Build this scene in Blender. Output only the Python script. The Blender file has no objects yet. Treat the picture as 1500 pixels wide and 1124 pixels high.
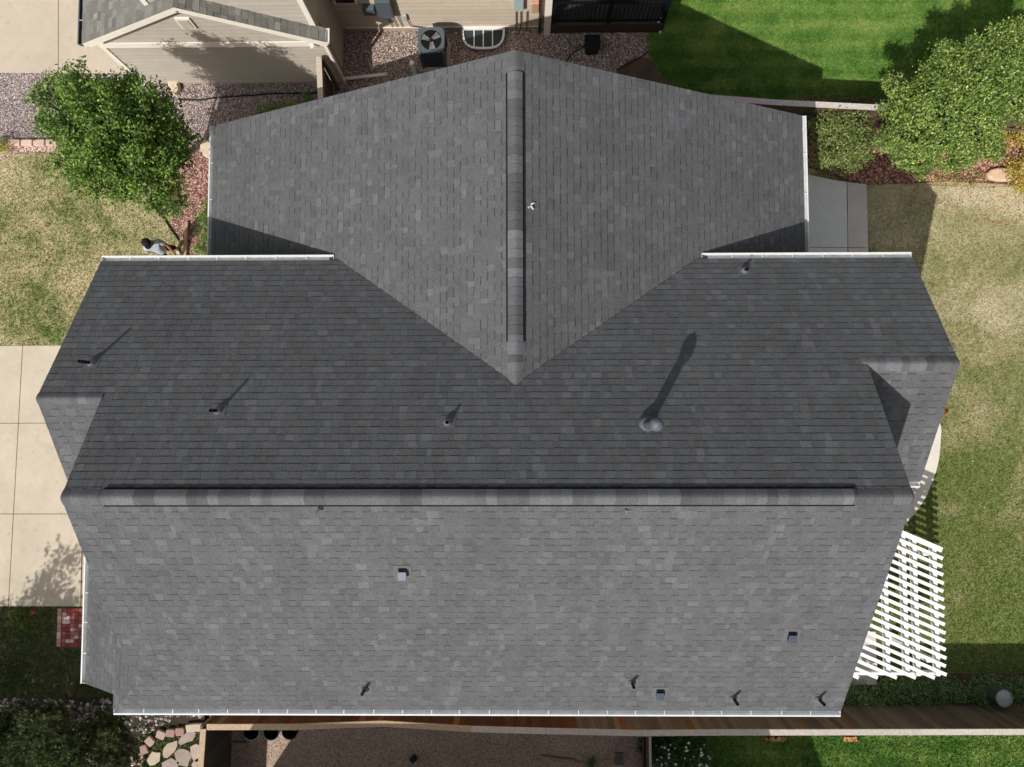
import bpy, math, random
import numpy as np
from mathutils import Vector, Matrix, noise as mnoise
R = math.radians
rnd = random.Random(7)
SC = bpy.context.scene
COL = SC.collection

# ------------------------------------------------------------------ camera
FPX = 1084.9
CA, CB, CC, HC = 0.0566, 0.0119, -0.0019, 19.5966
ROT = (Matrix.Rotation(CC, 3, 'Z') @ Matrix.Rotation(CB, 3, 'Y') @ Matrix.Rotation(CA, 3, 'X'))
def _ray(px, py):
    return ROT @ Vector(((px - 750) / FPX, -(py - 562) / FPX, -1))
def G(px, py, z=0.0):
    """world point at height z seen at that place of the survey photograph"""
    d = _ray(px, py); t = (z - HC) / d.z
    return Vector((d.x * t, d.y * t, z))
def onY(px, py, Y):
    d = _ray(px, py); t = Y / d.y
    return Vector((d.x * t, Y, HC + d.z * t))
def onX(px, py, X):
    d = _ray(px, py); t = X / d.x
    return Vector((X, d.y * t, HC + d.z * t))
def onPlane(px, py, O, N):
    d = _ray(px, py); o = Vector((0, 0, HC)); t = (O - o).dot(N) / d.dot(N)
    return o + d * t
cd = bpy.data.cameras.new('camera'); cam = bpy.data.objects.new('camera', cd); COL.objects.link(cam)
cd.sensor_fit = 'HORIZONTAL'; cd.sensor_width = 36; cd.lens = FPX / 1500 * 36
cd.clip_end = 500; cd.clip_start = 0.1
cam.matrix_world = Matrix.Translation((0, 0, HC)) @ ROT.to_4x4()
SC.camera = cam

# ------------------------------------------------------------------ light
AZ, EL = R(33.3), R(46.5)
world = bpy.data.worlds.new('World'); SC.world = world; world.use_nodes = True
wn = world.node_tree; bg = wn.nodes['Background']
sky = wn.nodes.new('ShaderNodeTexSky'); sky.sky_type = 'NISHITA'; sky.sun_disc = False
sky.sun_elevation = EL; sky.sun_rotation = AZ + math.pi; sky.air_density = 1.0; sky.dust_density = 3.0; sky.ozone_density = 0.4
hs_ = wn.nodes.new('ShaderNodeHueSaturation'); hs_.inputs['Saturation'].default_value = 0.32
wn.links.new(sky.outputs[0], hs_.inputs['Color']); wn.links.new(hs_.outputs[0], bg.inputs[0]); bg.inputs[1].default_value = 0.099
sl = bpy.data.lights.new('sun', 'SUN'); sl.energy = 4.2; sl.angle = R(0.5); sl.color = (1.0, 0.965, 0.91)
so = bpy.data.objects.new('sun', sl); COL.objects.link(so)
sdir = Vector((math.sin(AZ) * math.cos(EL), math.cos(AZ) * math.cos(EL), -math.sin(EL)))
so.rotation_euler = sdir.to_track_quat('-Z', 'Y').to_euler(); so.location = (-20, -20, 30)
SC.view_settings.view_transform = 'Standard'; SC.view_settings.look = 'None'
SC.view_settings.exposure = 0.0; SC.view_settings.gamma = 1.0

# ------------------------------------------------------------------ materials
def srgb(r, g, b):
    f = lambda c: (c / 255 / 12.92) if c / 255 <= 0.04045 else ((c / 255 + 0.055) / 1.055) ** 2.4
    return (f(r), f(g), f(b), 1)
class NT:
    def __init__(s, name):
        s.m = bpy.data.materials.new(name); s.m.use_nodes = True; s.t = s.m.node_tree
        s.b = s.t.nodes['Principled BSDF']; s.tc = s.t.nodes.new('ShaderNodeTexCoord')
        s.b.inputs['Roughness'].default_value = 0.85; s.b.inputs['Specular IOR Level'].default_value = 0.3
    def n(s, typ, **kw):
        n = s.t.nodes.new(typ)
        for k, v in kw.items(): setattr(n, k, v)
        return n
    def l(s, a, b): s.t.links.new(a, b)
    def noise(s, scale, detail=4, rough=0.6, vec=None, dist=0.0):
        n = s.n('ShaderNodeTexNoise'); n.inputs['Scale'].default_value = scale
        n.inputs['Detail'].default_value = detail; n.inputs['Roughness'].default_value = rough
        n.inputs['Distortion'].default_value = dist
        s.l(vec or s.tc.outputs['Object'], n.inputs['Vector']); return n.outputs['Fac']
    def ramp(s, fac, stops, interp='LINEAR'):
        r = s.n('ShaderNodeValToRGB'); r.color_ramp.interpolation = interp
        e = r.color_ramp.elements
        while len(e) < len(stops): e.new(0.5)
        for i, (p, c) in enumerate(stops):
            e[i].position = p; e[i].color = c if len(c) == 4 else (*c, 1)
        s.l(fac, r.inputs['Fac']); return r.outputs['Color']
    def mix(s, fac, a, b, mode='MIX'):
        m = s.n('ShaderNodeMix', data_type='RGBA', blend_type=mode)
        for sock, v in ((m.inputs[0], fac), (m.inputs[6], a), (m.inputs[7], b)):
            if isinstance(v, (int, float)): sock.default_value = v
            elif isinstance(v, tuple): sock.default_value = v
            else: s.l(v, sock)
        return m.outputs[2]
    def attr(s, name='tint'):
        a = s.n('ShaderNodeAttribute'); a.attribute_name = name; return a.outputs['Color']
    def bump(s, h, strength=0.3, dist=0.02):
        b = s.n('ShaderNodeBump'); b.inputs['Strength'].default_value = strength
        b.inputs['Distance'].default_value = dist
        s.l(h, b.inputs['Height']); s.l(b.outputs[0], s.b.inputs['Normal'])
    def base(s, c):
        if isinstance(c, tuple): s.b.inputs['Base Color'].default_value = c
        else: s.l(c, s.b.inputs['Base Color'])
    def rough(s, v): s.b.inputs['Roughness'].default_value = v; return s
def G1(v): return (v, v, v, 1)

def mat_simple(name, c, rough=0.8, metal=0.0, var=0.12, scale=6, bump=0.0, spec=0.3, attr=False, bscale=60):
    t = NT(name); t.rough(rough); t.b.inputs['Metallic'].default_value = metal
    t.b.inputs['Specular IOR Level'].default_value = spec
    f = t.noise(scale, 6)
    k = t.ramp(f, [(0.25, G1(1 - var)), (0.75, G1(1 + var))])
    col = t.mix(1.0, c, k, 'MULTIPLY')
    if attr: col = t.mix(1.0, t.attr(), k, 'MULTIPLY')
    t.base(col)
    if bump: t.bump(t.noise(bscale, 3), bump, 0.01)
    return t.m

def mat_shingle(name, bumps=0.45):
    t = NT(name); t.rough(0.92); t.b.inputs['Specular IOR Level'].default_value = 0.22
    g = t.noise(62, 3, 0.85)
    g2 = t.noise(1.1, 5, 0.55)
    g3 = t.noise(28, 4, 0.7)
    a = t.mix(1.0, t.attr(), t.ramp(g, [(0.32, G1(0.62)), (0.68, G1(1.42))]), 'MULTIPLY')
    a = t.mix(1.0, a, t.ramp(g2, [(0.3, G1(0.93)), (0.7, G1(1.07))]), 'MULTIPLY')
    a = t.mix(1.0, a, t.ramp(g3, [(0.3, G1(0.86)), (0.7, G1(1.12))]), 'MULTIPLY')
    # granule loss and water streaks run as soft irregular patches
    mp = t.n('ShaderNodeMapping'); mp.inputs['Scale'].default_value = (2.2, 0.5, 0.5); t.l(t.tc.outputs['Object'], mp.inputs[0])
    a = t.mix(1.0, a, t.ramp(t.noise(1.3, 5, 0.6, vec=mp.outputs[0]), [(0.3, G1(0.93)), (0.5, G1(1.0)), (0.72, G1(1.07))]), 'MULTIPLY')
    t.base(a); t.bump(g, bumps, 0.006)
    return t.m

def mat_lawn(name, dry, mid, green, bias, scale=0.55, gy=0.0, stripes=0.0):
    """dry / mid / green patches, the same field for the ground sheet and its blades"""
    t = NT(name); t.rough(0.95); t.b.inputs['Specular IOR Level'].default_value = 0.1
    f1 = t.noise(scale, 6, 0.62, dist=0.4); f2 = t.noise(9, 5, 0.75); f3 = t.noise(45, 3, 0.8)
    s = t.n('ShaderNodeMath', operation='MULTIPLY_ADD'); t.l(f2, s.inputs[0]); s.inputs[1].default_value = 0.42
    t.l(f1, s.inputs[2])
    s2 = t.n('ShaderNodeMath', operation='MULTIPLY_ADD'); t.l(f3, s2.inputs[0]); s2.inputs[1].default_value = 0.36
    t.l(s.outputs[0], s2.inputs[2])
    if gy or stripes:
        sep = t.n('ShaderNodeSeparateXYZ'); t.l(t.tc.outputs['Object'], sep.inputs[0])
        if gy:
            s3 = t.n('ShaderNodeMath', operation='MULTIPLY_ADD'); t.l(sep.outputs[1], s3.inputs[0]); s3.inputs[1].default_value = -gy
            t.l(s2.outputs[0], s3.inputs[2]); s2 = s3
        if stripes:
            w1 = t.n('ShaderNodeMath', operation='MULTIPLY'); t.l(sep.outputs[1], w1.inputs[0]); w1.inputs[1].default_value = 6.28 / .52
            w2 = t.n('ShaderNodeMath', operation='SINE'); t.l(w1.outputs[0], w2.inputs[0])
            s4 = t.n('ShaderNodeMath', operation='MULTIPLY_ADD'); t.l(w2.outputs[0], s4.inputs[0]); s4.inputs[1].default_value = stripes
            t.l(s2.outputs[0], s4.inputs[2]); s2 = s4
    c = t.ramp(s2.outputs[0], [(0.62 + bias, dry), (0.88 + bias, mid), (1.10 + bias, green)])
    k = t.ramp(t.noise(75, 2, 0.8), [(0.3, G1(0.5)), (0.5, G1(0.95)), (0.72, G1(1.5))])
    c = t.mix(1.0, c, k, 'MULTIPLY')
    c = t.mix(1.0, c, t.attr(), 'MULTIPLY')
    t.base(c); t.bump(t.noise(60, 3, 0.8), 0.6, 0.03)
    return t.m

def mat_leaf(name, trans=0.3):
    t = NT(name); t.rough(0.5); t.b.inputs['Specular IOR Level'].default_value = 0.45
    c = t.attr(); t.base(c)
    tr = t.n('ShaderNodeBsdfTranslucent'); t.l(t.mix(1.0, c, (1.0, 1.1, 0.45, 1), 'MULTIPLY'), tr.inputs[0])
    ms = t.n('ShaderNodeMixShader'); ms.inputs[0].default_value = trans
    t.l(t.b.outputs[0], ms.inputs[1]); t.l(tr.outputs[0], ms.inputs[2])
    t.l(ms.outputs[0], t.t.nodes['Material Output'].inputs[0])
    return t.m

def mat_gravel(name, stops, scale=26, dark=0.35):
    t = NT(name); t.rough(0.9)
    v = t.n('ShaderNodeTexVoronoi'); v.inputs['Scale'].default_value = scale
    t.l(t.tc.outputs['Object'], v.inputs['Vector'])
    sep = t.n('ShaderNodeSeparateColor'); t.l(v.outputs['Color'], sep.inputs[0])
    c = t.ramp(sep.outputs[0], stops, 'CONSTANT')
    edge = t.ramp(v.outputs['Distance'], [(0.25, G1(1)), (0.75, G1(dark))])
    c = t.mix(1.0, c, edge, 'MULTIPLY')
    c = t.mix(1.0, c, t.ramp(t.noise(0.9, 4), [(0.3, G1(0.82)), (0.7, G1(1.12))]), 'MULTIPLY')
    t.base(c)
    inv = t.n('ShaderNodeMath', operation='SUBTRACT'); inv.inputs[0].default_value = 1
    t.l(v.outputs['Distance'], inv.inputs[1]); t.bump(inv.outputs[0], 0.9, 0.03)
    return t.m

def mat_concrete(name, c, var=0.1):
    t = NT(name); t.rough(0.9)
    a = t.mix(1.0, c, t.ramp(t.noise(0.8, 7, 0.65, dist=0.6), [(0.3, G1(1 - var)), (0.7, G1(1 + var))]), 'MULTIPLY')
    a = t.mix(1.0, a, t.ramp(t.noise(4.5, 8, 0.7), [(0.25, G1(0.94)), (0.6, G1(1.04))]), 'MULTIPLY')
    a = t.mix(1.0, a, t.ramp(t.noise(2.2, 3, 0.5), [(0.66, G1(1.0)), (0.76, G1(0.9))]), 'MULTIPLY')
    a = t.mix(1.0, a, t.ramp(t.noise(9, 2, 0.5), [(0.26, G1(0.82)), (0.31, G1(1.0))]), 'MULTIPLY')
    a = t.mix(1.0, a, t.ramp(t.noise(150, 2), [(0.3, G1(0.9)), (0.7, G1(1.08))]), 'MULTIPLY')
    t.base(a); t.bump(t.noise(90, 3), 0.15, 0.01)
    return t.m

def mat_wood(name, attr=True, c=(0.2, 0.1, 0.05, 1)):
    t = NT(name); t.rough(0.8)
    mp = t.n('ShaderNodeMapping'); mp.inputs['Scale'].default_value = (30, 30, 3); t.l(t.tc.outputs['Object'], mp.inputs[0])
    k = t.ramp(t.noise(1.0, 6, 0.7, vec=mp.outputs[0]), [(0.25, G1(0.6)), (0.75, G1(1.35))])
    t.base(t.mix(1.0, t.attr() if attr else c, k, 'MULTIPLY')); t.bump(t.noise(1.0, 6, 0.7, vec=mp.outputs[0]), 0.3, 0.005)
    return t.m

M = {}
M['shingle'] = mat_shingle('asphalt_shingles')
M['cap'] = mat_shingle('ridge_cap_shingles', 0.3)
M['white'] = mat_simple('white_painted_metal', srgb(216, 217, 216), 0.5, 0, 0.12, 7, spec=0.5)
M['zinc'] = mat_simple('weathered_gutter_metal', srgb(214, 217, 219), 0.5, 0.0, 0.12, 5, spec=0.5)
M['galv'] = mat_simple('galvanised_steel', srgb(150, 153, 160), 0.38, 0.7, 0.25, 9)
M['dullgalv'] = mat_simple('dull_flue_metal', srgb(96, 99, 108), 0.6, 0.2, 0.3, 14)
M['lead'] = mat_simple('grey_flashing', srgb(122, 124, 130), 0.5, 0.4, 0.2, 20)
M['black'] = mat_simple('black_plastic', srgb(22, 23, 26), 0.5, 0, 0.2, 12)
M['ventblack'] = mat_simple('black_vent_mesh', srgb(12, 12, 14), 0.9, 0, 0.2, 30)
M['slatevent'] = mat_simple('slate_painted_vent', srgb(66, 76, 88), 0.5, 0.1, 0.12, 30)
M['palevent'] = mat_simple('pale_sheet_vent', srgb(112, 120, 132), 0.6, 0.0, 0.12, 30)
M['siding'] = mat_simple('beige_lap_siding', srgb(188, 176, 160), 0.75, 0, 0.07, 5, attr=True)
M['trim'] = mat_simple('cream_trim_paint', srgb(228, 220, 208), 0.6, 0, 0.05, 4)
M['fascia'] = mat_simple('grey_brown_fascia', srgb(96, 90, 86), 0.7, 0, 0.1, 4)
M['soffit'] = mat_simple('tan_house_wall', srgb(176, 164, 146), 0.8, 0, 0.08, 3, bump=0.1)
M['found'] = mat_concrete('foundation_concrete', srgb(168, 152, 136))
M['drive'] = mat_concrete('driveway_concrete', srgb(190, 178, 160), 0.09)
M['drive2'] = mat_concrete('neighbour_driveway_concrete', srgb(188, 175, 158), 0.07)
M['slab'] = mat_concrete('grey_pad_concrete', srgb(226, 226, 222), 0.05)
M['slab2'] = mat_concrete('pinkish_pad_concrete', srgb(214, 204, 198), 0.09)
M['patio'] = mat_concrete('patio_concrete', srgb(214, 206, 194), 0.09)
M['joint'] = mat_simple('dark_joint_filler', srgb(96, 76, 62), 0.95, 0, 0.3, 20)
M['jointg'] = mat_simple('grey_joint_filler', srgb(84, 84, 86), 0.95, 0, 0.3, 20)
M['soil'] = mat_simple('brown_soil', srgb(92, 74, 60), 0.95, 0, 0.35, 3, bump=0.6)
M['darksoil'] = mat_simple('dark_soil', srgb(58, 50, 42), 0.95, 0, 0.35, 5, bump=0.6)
M['lawn_dry'] = mat_lawn('dry_lawn_grass', srgb(222, 206, 172), srgb(182, 172, 130), srgb(110, 124, 68), -0.05)
M['lawn_right'] = mat_lawn('patchy_lawn_grass', srgb(206, 194, 162), srgb(162, 156, 114), srgb(116, 128, 70), -0.08, gy=0.04)
M['lawn_green'] = mat_lawn('lush_lawn_grass', srgb(158, 168, 96), srgb(116, 146, 70), srgb(82, 120, 50), -0.06, 0.8, stripes=0.05)
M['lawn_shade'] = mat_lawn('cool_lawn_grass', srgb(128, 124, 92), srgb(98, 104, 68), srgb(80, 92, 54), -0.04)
P = lambda *c: srgb(*c)
M['gravel_pink'] = mat_gravel('pink_gravel', [(0, P(134, 110, 100)), (.2, P(170, 148, 140)), (.4, P(110, 96, 92)), (.6, P(184, 164, 154)), (.8, P(150, 124, 114)), (.93, P(212, 202, 196))], 30)
M['gravel_grey'] = mat_gravel('grey_pink_gravel', [(0, P(140, 122, 118)), (.2, P(176, 160, 156)), (.4, P(110, 98, 98)), (.6, P(186, 172, 168)), (.8, P(150, 130, 124)), (.93, P(214, 206, 202))], 34)
M['gravel_brown'] = mat_gravel('fine_brown_gravel', [(0, P(204, 174, 154)), (.25, P(216, 190, 172)), (.5, P(184, 156, 140)), (.75, P(222, 206, 184)), (.94, P(232, 220, 204))], 40, 0.6)
M['mulch'] = mat_gravel('red_mulch', [(0, P(128, 96, 86)), (.25, P(158, 122, 110)), (.5, P(104, 78, 70)), (.75, P(178, 138, 126)), (.93, P(206, 172, 160))], 28)
M['pebble'] = mat_simple('loose_stones', G1(0.3), 0.85, 0, 0.2, 30, attr=True, bump=0.2)
M['stone'] = mat_simple('pinkish_sandstone', G1(0.4), 0.9, 0, 0.16, 5, attr=True, bump=0.5, bscale=25)
M['brick'] = mat_simple('red_clay_bricks', G1(0.3), 0.9, 0, 0.3, 14, attr=True, bump=0.4)
M['wood'] = mat_wood('stained_fence_wood')
M['woodcap'] = mat_wood('weathered_fence_cap')
M['bark'] = mat_wood('tree_bark', False, srgb(98, 86, 76))
M['leaf'] = mat_leaf('tree_leaves')
M['needle'] = mat_leaf('pine_needles', 0.15)
M['litter'] = mat_leaf('fallen_leaves', 0.1)
M['vinyl'] = mat_simple('white_vinyl', srgb(236, 236, 232), 0.45, 0, 0.03, 2)
M['acgrey'] = mat_simple('blue_grey_metal_case', srgb(84, 94, 100), 0.45, 0.1, 0.08, 6)
M['acdark'] = mat_simple('dark_condenser_louvres', srgb(52, 60, 66), 0.55, 0.1, 0.1, 6)
M['glass'] = mat_simple('dark_window_glass', srgb(30, 34, 38), 0.1, 0, 0.1, 2, spec=0.6)
M['deck'] = mat_simple('dark_deck_boards', srgb(60, 57, 58), 0.7, 0, 0.15, 5)
M['deckfascia'] = mat_simple('brown_deck_fascia', srgb(64, 52, 48), 0.75, 0, 0.15, 5)
M['rail'] = mat_simple('black_railing_metal', srgb(20, 22, 26), 0.4, 0.2, 0.1, 5)
M['hose'] = mat_simple('green_hose_rubber', srgb(52, 110, 84), 0.5, 0, 0.1, 5)
M['drip'] = mat_simple('black_drip_tube', srgb(34, 30, 28), 0.6, 0, 0.1, 5)
M['panel'] = mat_simple('pale_blue_grey_box', srgb(160, 176, 178), 0.5, 0, 0.06, 5)
M['copper'] = mat_simple('rusty_gas_fitting', srgb(196, 150, 122), 0.6, 0.2, 0.3, 20)
M['red'] = mat_simple('red_sticker', srgb(196, 84, 84), 0.6, 0, 0.2, 60)
M['bin'] = mat_simple('dark_green_bin_plastic', srgb(14, 34, 34), 0.4, 0, 0.15, 5)
M['skin'] = mat_simple('skin', srgb(150, 98, 76), 0.55, 0, 0.08, 20)
M['shirt'] = mat_simple('light_grey_cotton', srgb(176, 184, 198), 0.9, 0, 0.12, 14, bump=0.3)
M['trouser'] = mat_simple('black_trouser_cloth', srgb(24, 24, 28), 0.9, 0, 0.2, 14)
M['capcloth'] = mat_simple('black_cap_cloth', srgb(20, 20, 22), 0.85, 0, 0.2, 14)
M['shoe'] = mat_simple('pale_shoe_leather', srgb(206, 202, 196), 0.7, 0, 0.1, 14)
M['flower'] = mat_leaf('flower_petals', 0.2)

# ------------------------------------------------------------------ objects
def tag(o, label=None, cat=None, group=None, kind=None):
    if label: o['label'] = label
    if cat: o['category'] = cat
    if group: o['group'] = group
    if kind: o['kind'] = kind
    return o
def empty(name, loc=(0, 0, 0)):
    o = bpy.data.objects.new(name, None); COL.objects.link(o); o.location = loc
    o.empty_display_size = 0.3
    return o
def link(name, me, parent=None):
    o = bpy.data.objects.new(name, me); COL.objects.link(o)
    if parent is not None:
        o.parent = parent
        w = Vector((0, 0, 0)); q = parent
        while q is not None: w += q.location; q = q.parent
        o.location = -w                       # meshes are written in world coordinates
    return o
def copy_tree(o, parent=None):
    c = o.copy(); COL.objects.link(c)
    if parent is not None: c.parent = parent
    for ch in list(o.children): copy_tree(ch, c)
    return c

class MB:
    def __init__(s): s.v = []; s.f = []; s.c = []
    def face(s, pts, col=(1, 1, 1)):
        i = len(s.v); s.v.extend([tuple(p) for p in pts]); s.f.append(tuple(range(i, i + len(pts)))); s.c.append(col)
        return s
    def prism(s, poly, z0, z1, col=(1, 1, 1), bottom=True):
        """poly: 2-D points (ccw), vertical prism"""
        n = len(poly); i = len(s.v)
        for p in poly: s.v.append((p[0], p[1], z0))
        for p in poly: s.v.append((p[0], p[1], z1))
        s.f.append(tuple(i + n + k for k in range(n))); s.c.append(col)
        if bottom: s.f.append(tuple(i + n - 1 - k for k in range(n))); s.c.append(col)
        for k in range(n):
            s.f.append((i + k, i + (k + 1) % n, i + n + (k + 1) % n, i + n + k)); s.c.append(col)
        return s
    def hexa(s, a, col=(1, 1, 1)):
        """8 points: bottom 4 ccw, top 4 ccw"""
        i = len(s.v); s.v.extend([tuple(p) for p in a])
        for q in ((3, 2, 1, 0), (4, 5, 6, 7), (0, 1, 5, 4), (1, 2, 6, 5), (2, 3, 7, 6), (3, 0, 4, 7)):
            s.f.append(tuple(i + k for k in q)); s.c.append(col)
        return s
    def box(s, c, size, rz=0.0, col=(1, 1, 1), tilt=None):
        c = Vector(c); hx, hy, hz = [k / 2 for k in size]; m = Matrix.Rotation(rz, 3, 'Z')
        if tilt is not None: m = m @ tilt
        P8 = [c + m @ Vector((x, y, z)) for z in (-hz, hz) for x, y in ((-hx, -hy), (hx, -hy), (hx, hy), (-hx, hy))]
        return s.hexa(P8, col)
    def bar(s, a, b, w, h, col=(1, 1, 1), up=Vector((0, 0, 1))):
        a = Vector(a); b = Vector(b); d = (b - a).normalized(); x = d.cross(up)
        if x.length < 1e-4: x = Vector((1, 0, 0))
        x.normalize(); y = x.cross(d).normalized(); x *= w / 2; y *= h / 2
        return s.hexa([a - x - y, a + x - y, b + x - y, b - x - y, a - x + y, a + x + y, b + x + y, b - x + y], col)
    def tube(s, pts, r, n=10, col=(1, 1, 1), caps=True):
        pts = [Vector(p) for p in pts]; rr = r if isinstance(r, (list, tuple)) else [r] * len(pts)
        base = len(s.v); ref = Vector((0.31, 0.2, 0.93))
        for k, p in enumerate(pts):
            d = (pts[min(k + 1, len(pts) - 1)] - pts[max(k - 1, 0)]).normalized()
            x = d.cross(ref if abs(d.dot(ref)) < 0.98 else Vector((1, 0, 0))).normalized(); y = d.cross(x)
            for j in range(n):
                t = 2 * math.pi * j / n; s.v.append(tuple(p + (x * math.cos(t) + y * math.sin(t)) * rr[k]))
        for k in range(len(pts) - 1):
            for j in range(n):
                a = base + k * n + j; b = base + k * n + (j + 1) % n
                s.f.append((a, a + n, b + n, b)); s.c.append(col)
        if caps:
            s.f.append(tuple(base + j for j in range(n))); s.c.append(col)
            e = base + (len(pts) - 1) * n; s.f.append(tuple(e + n - 1 - j for j in range(n))); s.c.append(col)
        return s
    def lathe(s, c, prof, n=24, col=(1, 1, 1)):
        """prof: (r, z) list around a vertical axis at c"""
        c = Vector(c); b = len(s.v)
        for r, z in prof:
            for j in range(n):
                t = 2 * math.pi * j / n; s.v.append((c.x + r * math.cos(t), c.y + r * math.sin(t), c.z + z))
        for k in range(len(prof) - 1):
            for j in range(n):
                a = b + k * n + j; d = b + k * n + (j + 1) % n
                s.f.append((a, d, d + n, a + n)); s.c.append(col)
        return s
    def build(s, name, mat, parent=None, smooth=False, bevel=0.0):
        me = bpy.data.meshes.new(name); me.from_pydata(s.v, [], s.f); 
        at = me.attributes.new('tint', 'FLOAT_COLOR', 'FACE')
        a = np.ones((len(s.f), 4), np.float32)
        a[:, :3] = np.array([c[:3] for c in s.c], np.float32).reshape(-1, 3)
        at.data.foreach_set('color', a.ravel())
        me.materials.append(mat)
        if smooth: me.polygons.foreach_set('use_smooth', [True] * len(me.polygons))
        me.update()
        o = link(name, me, parent)
        if bevel:
            b = o.modifiers.new('bevel', 'BEVEL'); b.width = bevel; b.segments = 2; b.limit_method = 'ANGLE'
        return o

def quads_np(name, mat, V, cols, parent=None, nv=4):
    """V: (n, nv, 3) array, cols: (n,3): one mesh of loose faces"""
    n = len(V); me = bpy.data.meshes.new(name)
    me.vertices.add(n * nv); me.vertices.foreach_set('co', V.astype(np.float32).ravel())
    me.loops.add(n * nv); me.loops.foreach_set('vertex_index', np.arange(n * nv, dtype=np.int32))
    me.polygons.add(n); me.polygons.foreach_set('loop_start', np.arange(0, n * nv, nv, dtype=np.int32))
    me.polygons.foreach_set('loop_total', np.full(n, nv, np.int32))
    at = me.attributes.new('tint', 'FLOAT_COLOR', 'FACE')
    a = np.ones((n, 4), np.float32); a[:, :3] = cols; at.data.foreach_set('color', a.ravel())
    me.materials.append(mat); me.update(calc_edges=True)
    return link(name, me, parent)

# ---------------------------------------------------- clipped courses (shingles, lap siding)
def clip(poly, conv):
    out = poly
    n = len(conv)
    for i in range(n):
        a = conv[i]; b = conv[(i + 1) % n]; inp = out; out = []
        if not inp: return []
        def side(p): return (b[0] - a[0]) * (p[1] - a[1]) - (b[1] - a[1]) * (p[0] - a[0])
        for k in range(len(inp)):
            p = inp[k]; q = inp[(k + 1) % len(inp)]; sp, sq = side(p), side(q)
            if sp >= 0: out.append(p)
            if (sp >= 0) != (sq >= 0):
                t = sp / (sp - sq); out.append((p[0] + (q[0] - p[0]) * t, p[1] + (q[1] - p[1]) * t))
    return out
def ccw(poly):
    A = sum(poly[i][0] * poly[(i + 1) % len(poly)][1] - poly[(i + 1) % len(poly)][0] * poly[i][1] for i in range(len(poly)))
    return poly if A > 0 else poly[::-1]
def courses(mb, O, U, V, polys, e, wr, rise, tab, colf, seed, gapr=(0.1, 0.2), band=0.0, bw=(.016, .026), bk=.62):
    """lay courses of exposure e over convex uv polygons; wr = tab width range; odd tabs stand 'tab' proud"""
    N = U.cross(V).normalized(); rr = random.Random(seed)
    allu = [p[0] for q in polys for p in q]; allv = [p[1] for q in polys for p in q]
    u0, u1, v0, v1 = min(allu), max(allu), min(allv), max(allv)
    polys = [ccw(q) for q in polys]
    k = 0; v = v0
    while v < v1:
        ve = min(v + e, v1); u = u0 - rr.random() * 0.4; thick = rr.random() < 0.5
        while u < u1:
            w = rr.uniform(*wr) if thick else rr.uniform(*gapr)
            h = tab if thick else 0.0; col = colf(rr, thick)
            jit = rr.uniform(-0.0035, 0.0035) if tab else 0
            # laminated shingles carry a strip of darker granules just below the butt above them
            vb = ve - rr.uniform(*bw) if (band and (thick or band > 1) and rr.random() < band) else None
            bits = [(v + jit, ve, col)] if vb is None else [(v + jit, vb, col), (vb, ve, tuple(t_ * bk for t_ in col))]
            for q, (va_, vb_, col_) in [(q, b_) for q in polys for b_ in bits]:
                c = clip([(u, va_), (u + w, va_), (u + w, vb_), (u, vb_)], q)
                if len(c) < 3: continue
                col = col_
                i = len(mb.v); n = len(c)
                for p in c:
                    hh = 0.004 + h + rise * (1 - (p[1] - v) / e)
                    mb.v.append(tuple(O + U * p[0] + V * p[1] + N * hh))
                for p in c: mb.v.append(tuple(O + U * p[0] + V * p[1] - N * 0.004))
                mb.f.append(tuple(range(i, i + n))); mb.c.append(col)
                for a in range(n):
                    b = (a + 1) % n; mb.f.append((i + a, i + n + a, i + n + b, i + b)); mb.c.append(col)
            u += w; thick = not thick
        v += e; k += 1
def shingle_col(lo=0.115):
    def f(r, thick):
        t = r.random(); b = r.gauss(0.0, 0.035)
        k = 1.0 + b
        if t > 0.92: k *= 1.22
        elif t > 0.78: k *= 1.09
        elif t < 0.10: k *= 0.92
        if not thick: k *= 0.975
        cool = r.uniform(0, 1)
        return (lo * k * (0.985 - 0.015 * cool), lo * k, lo * k * (1.03 + 0.03 * cool))
    return f
def siding_col(c):
    def f(r, thick):
        k = 1 + r.gauss(0, 0.03); return (c[0] * k, c[1] * k, c[2] * k)
    return f

# =================================================================== OUR HOUSE
p, ps = .6525, .6706
zE, yN, Yr, yS = 4.887, 3.326, -1.133, -5.523
xL, xR, xLL, xRR, ywl, ywr = -7.330, 6.178, -8.475, 7.818, .488, 1.088
xg, xgl, xgr, yg = -.09, -6.902, 6.168, 6.765
zgl, zgr, zgt = 3.331, 3.658, 6.583
pgl, pgr = (zgt - zgl) / (xg - xgl), (zgt - zgr) / (xgr - xg)
zN = lambda y: zE + p * (yN - y)
zr = zN(Yr)
zS = lambda y: zr - ps * (Yr - y)
zSe = zS(yS)
ym = yN - (zgt - zE) / p
vLx = xgl + (zE - zgl) / pgl; vRx = xgr - (zE - zgr) / pgr
kw = .65
Xc = G(166, 1041, zSe).x                       # south-west hip corner
zW = lambda x: zSe + kw * (x - Xc)
Xw = onPlane(128, 930, Vector((Xc, 0, zSe)), Vector((-kw, 0, 1))).x; ywS = -5.24; ywN = -2.2
yhip = yS + (zW(xL) - zSe) / ps
Xh = Xc + (ywS - yS) * (xL - Xc) / (yhip - yS)
yre = -1.11                                    # right wing's south eave
zlwS = lambda y: zN(ywl) - p * (ywl - y)
zrwS = lambda y: zN(ywr) - p * (ywr - y)

house = empty('house', (0, 0, 0))
tag(house, 'large house with charcoal grey shingle roof in the middle of the picture', 'house')

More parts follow.
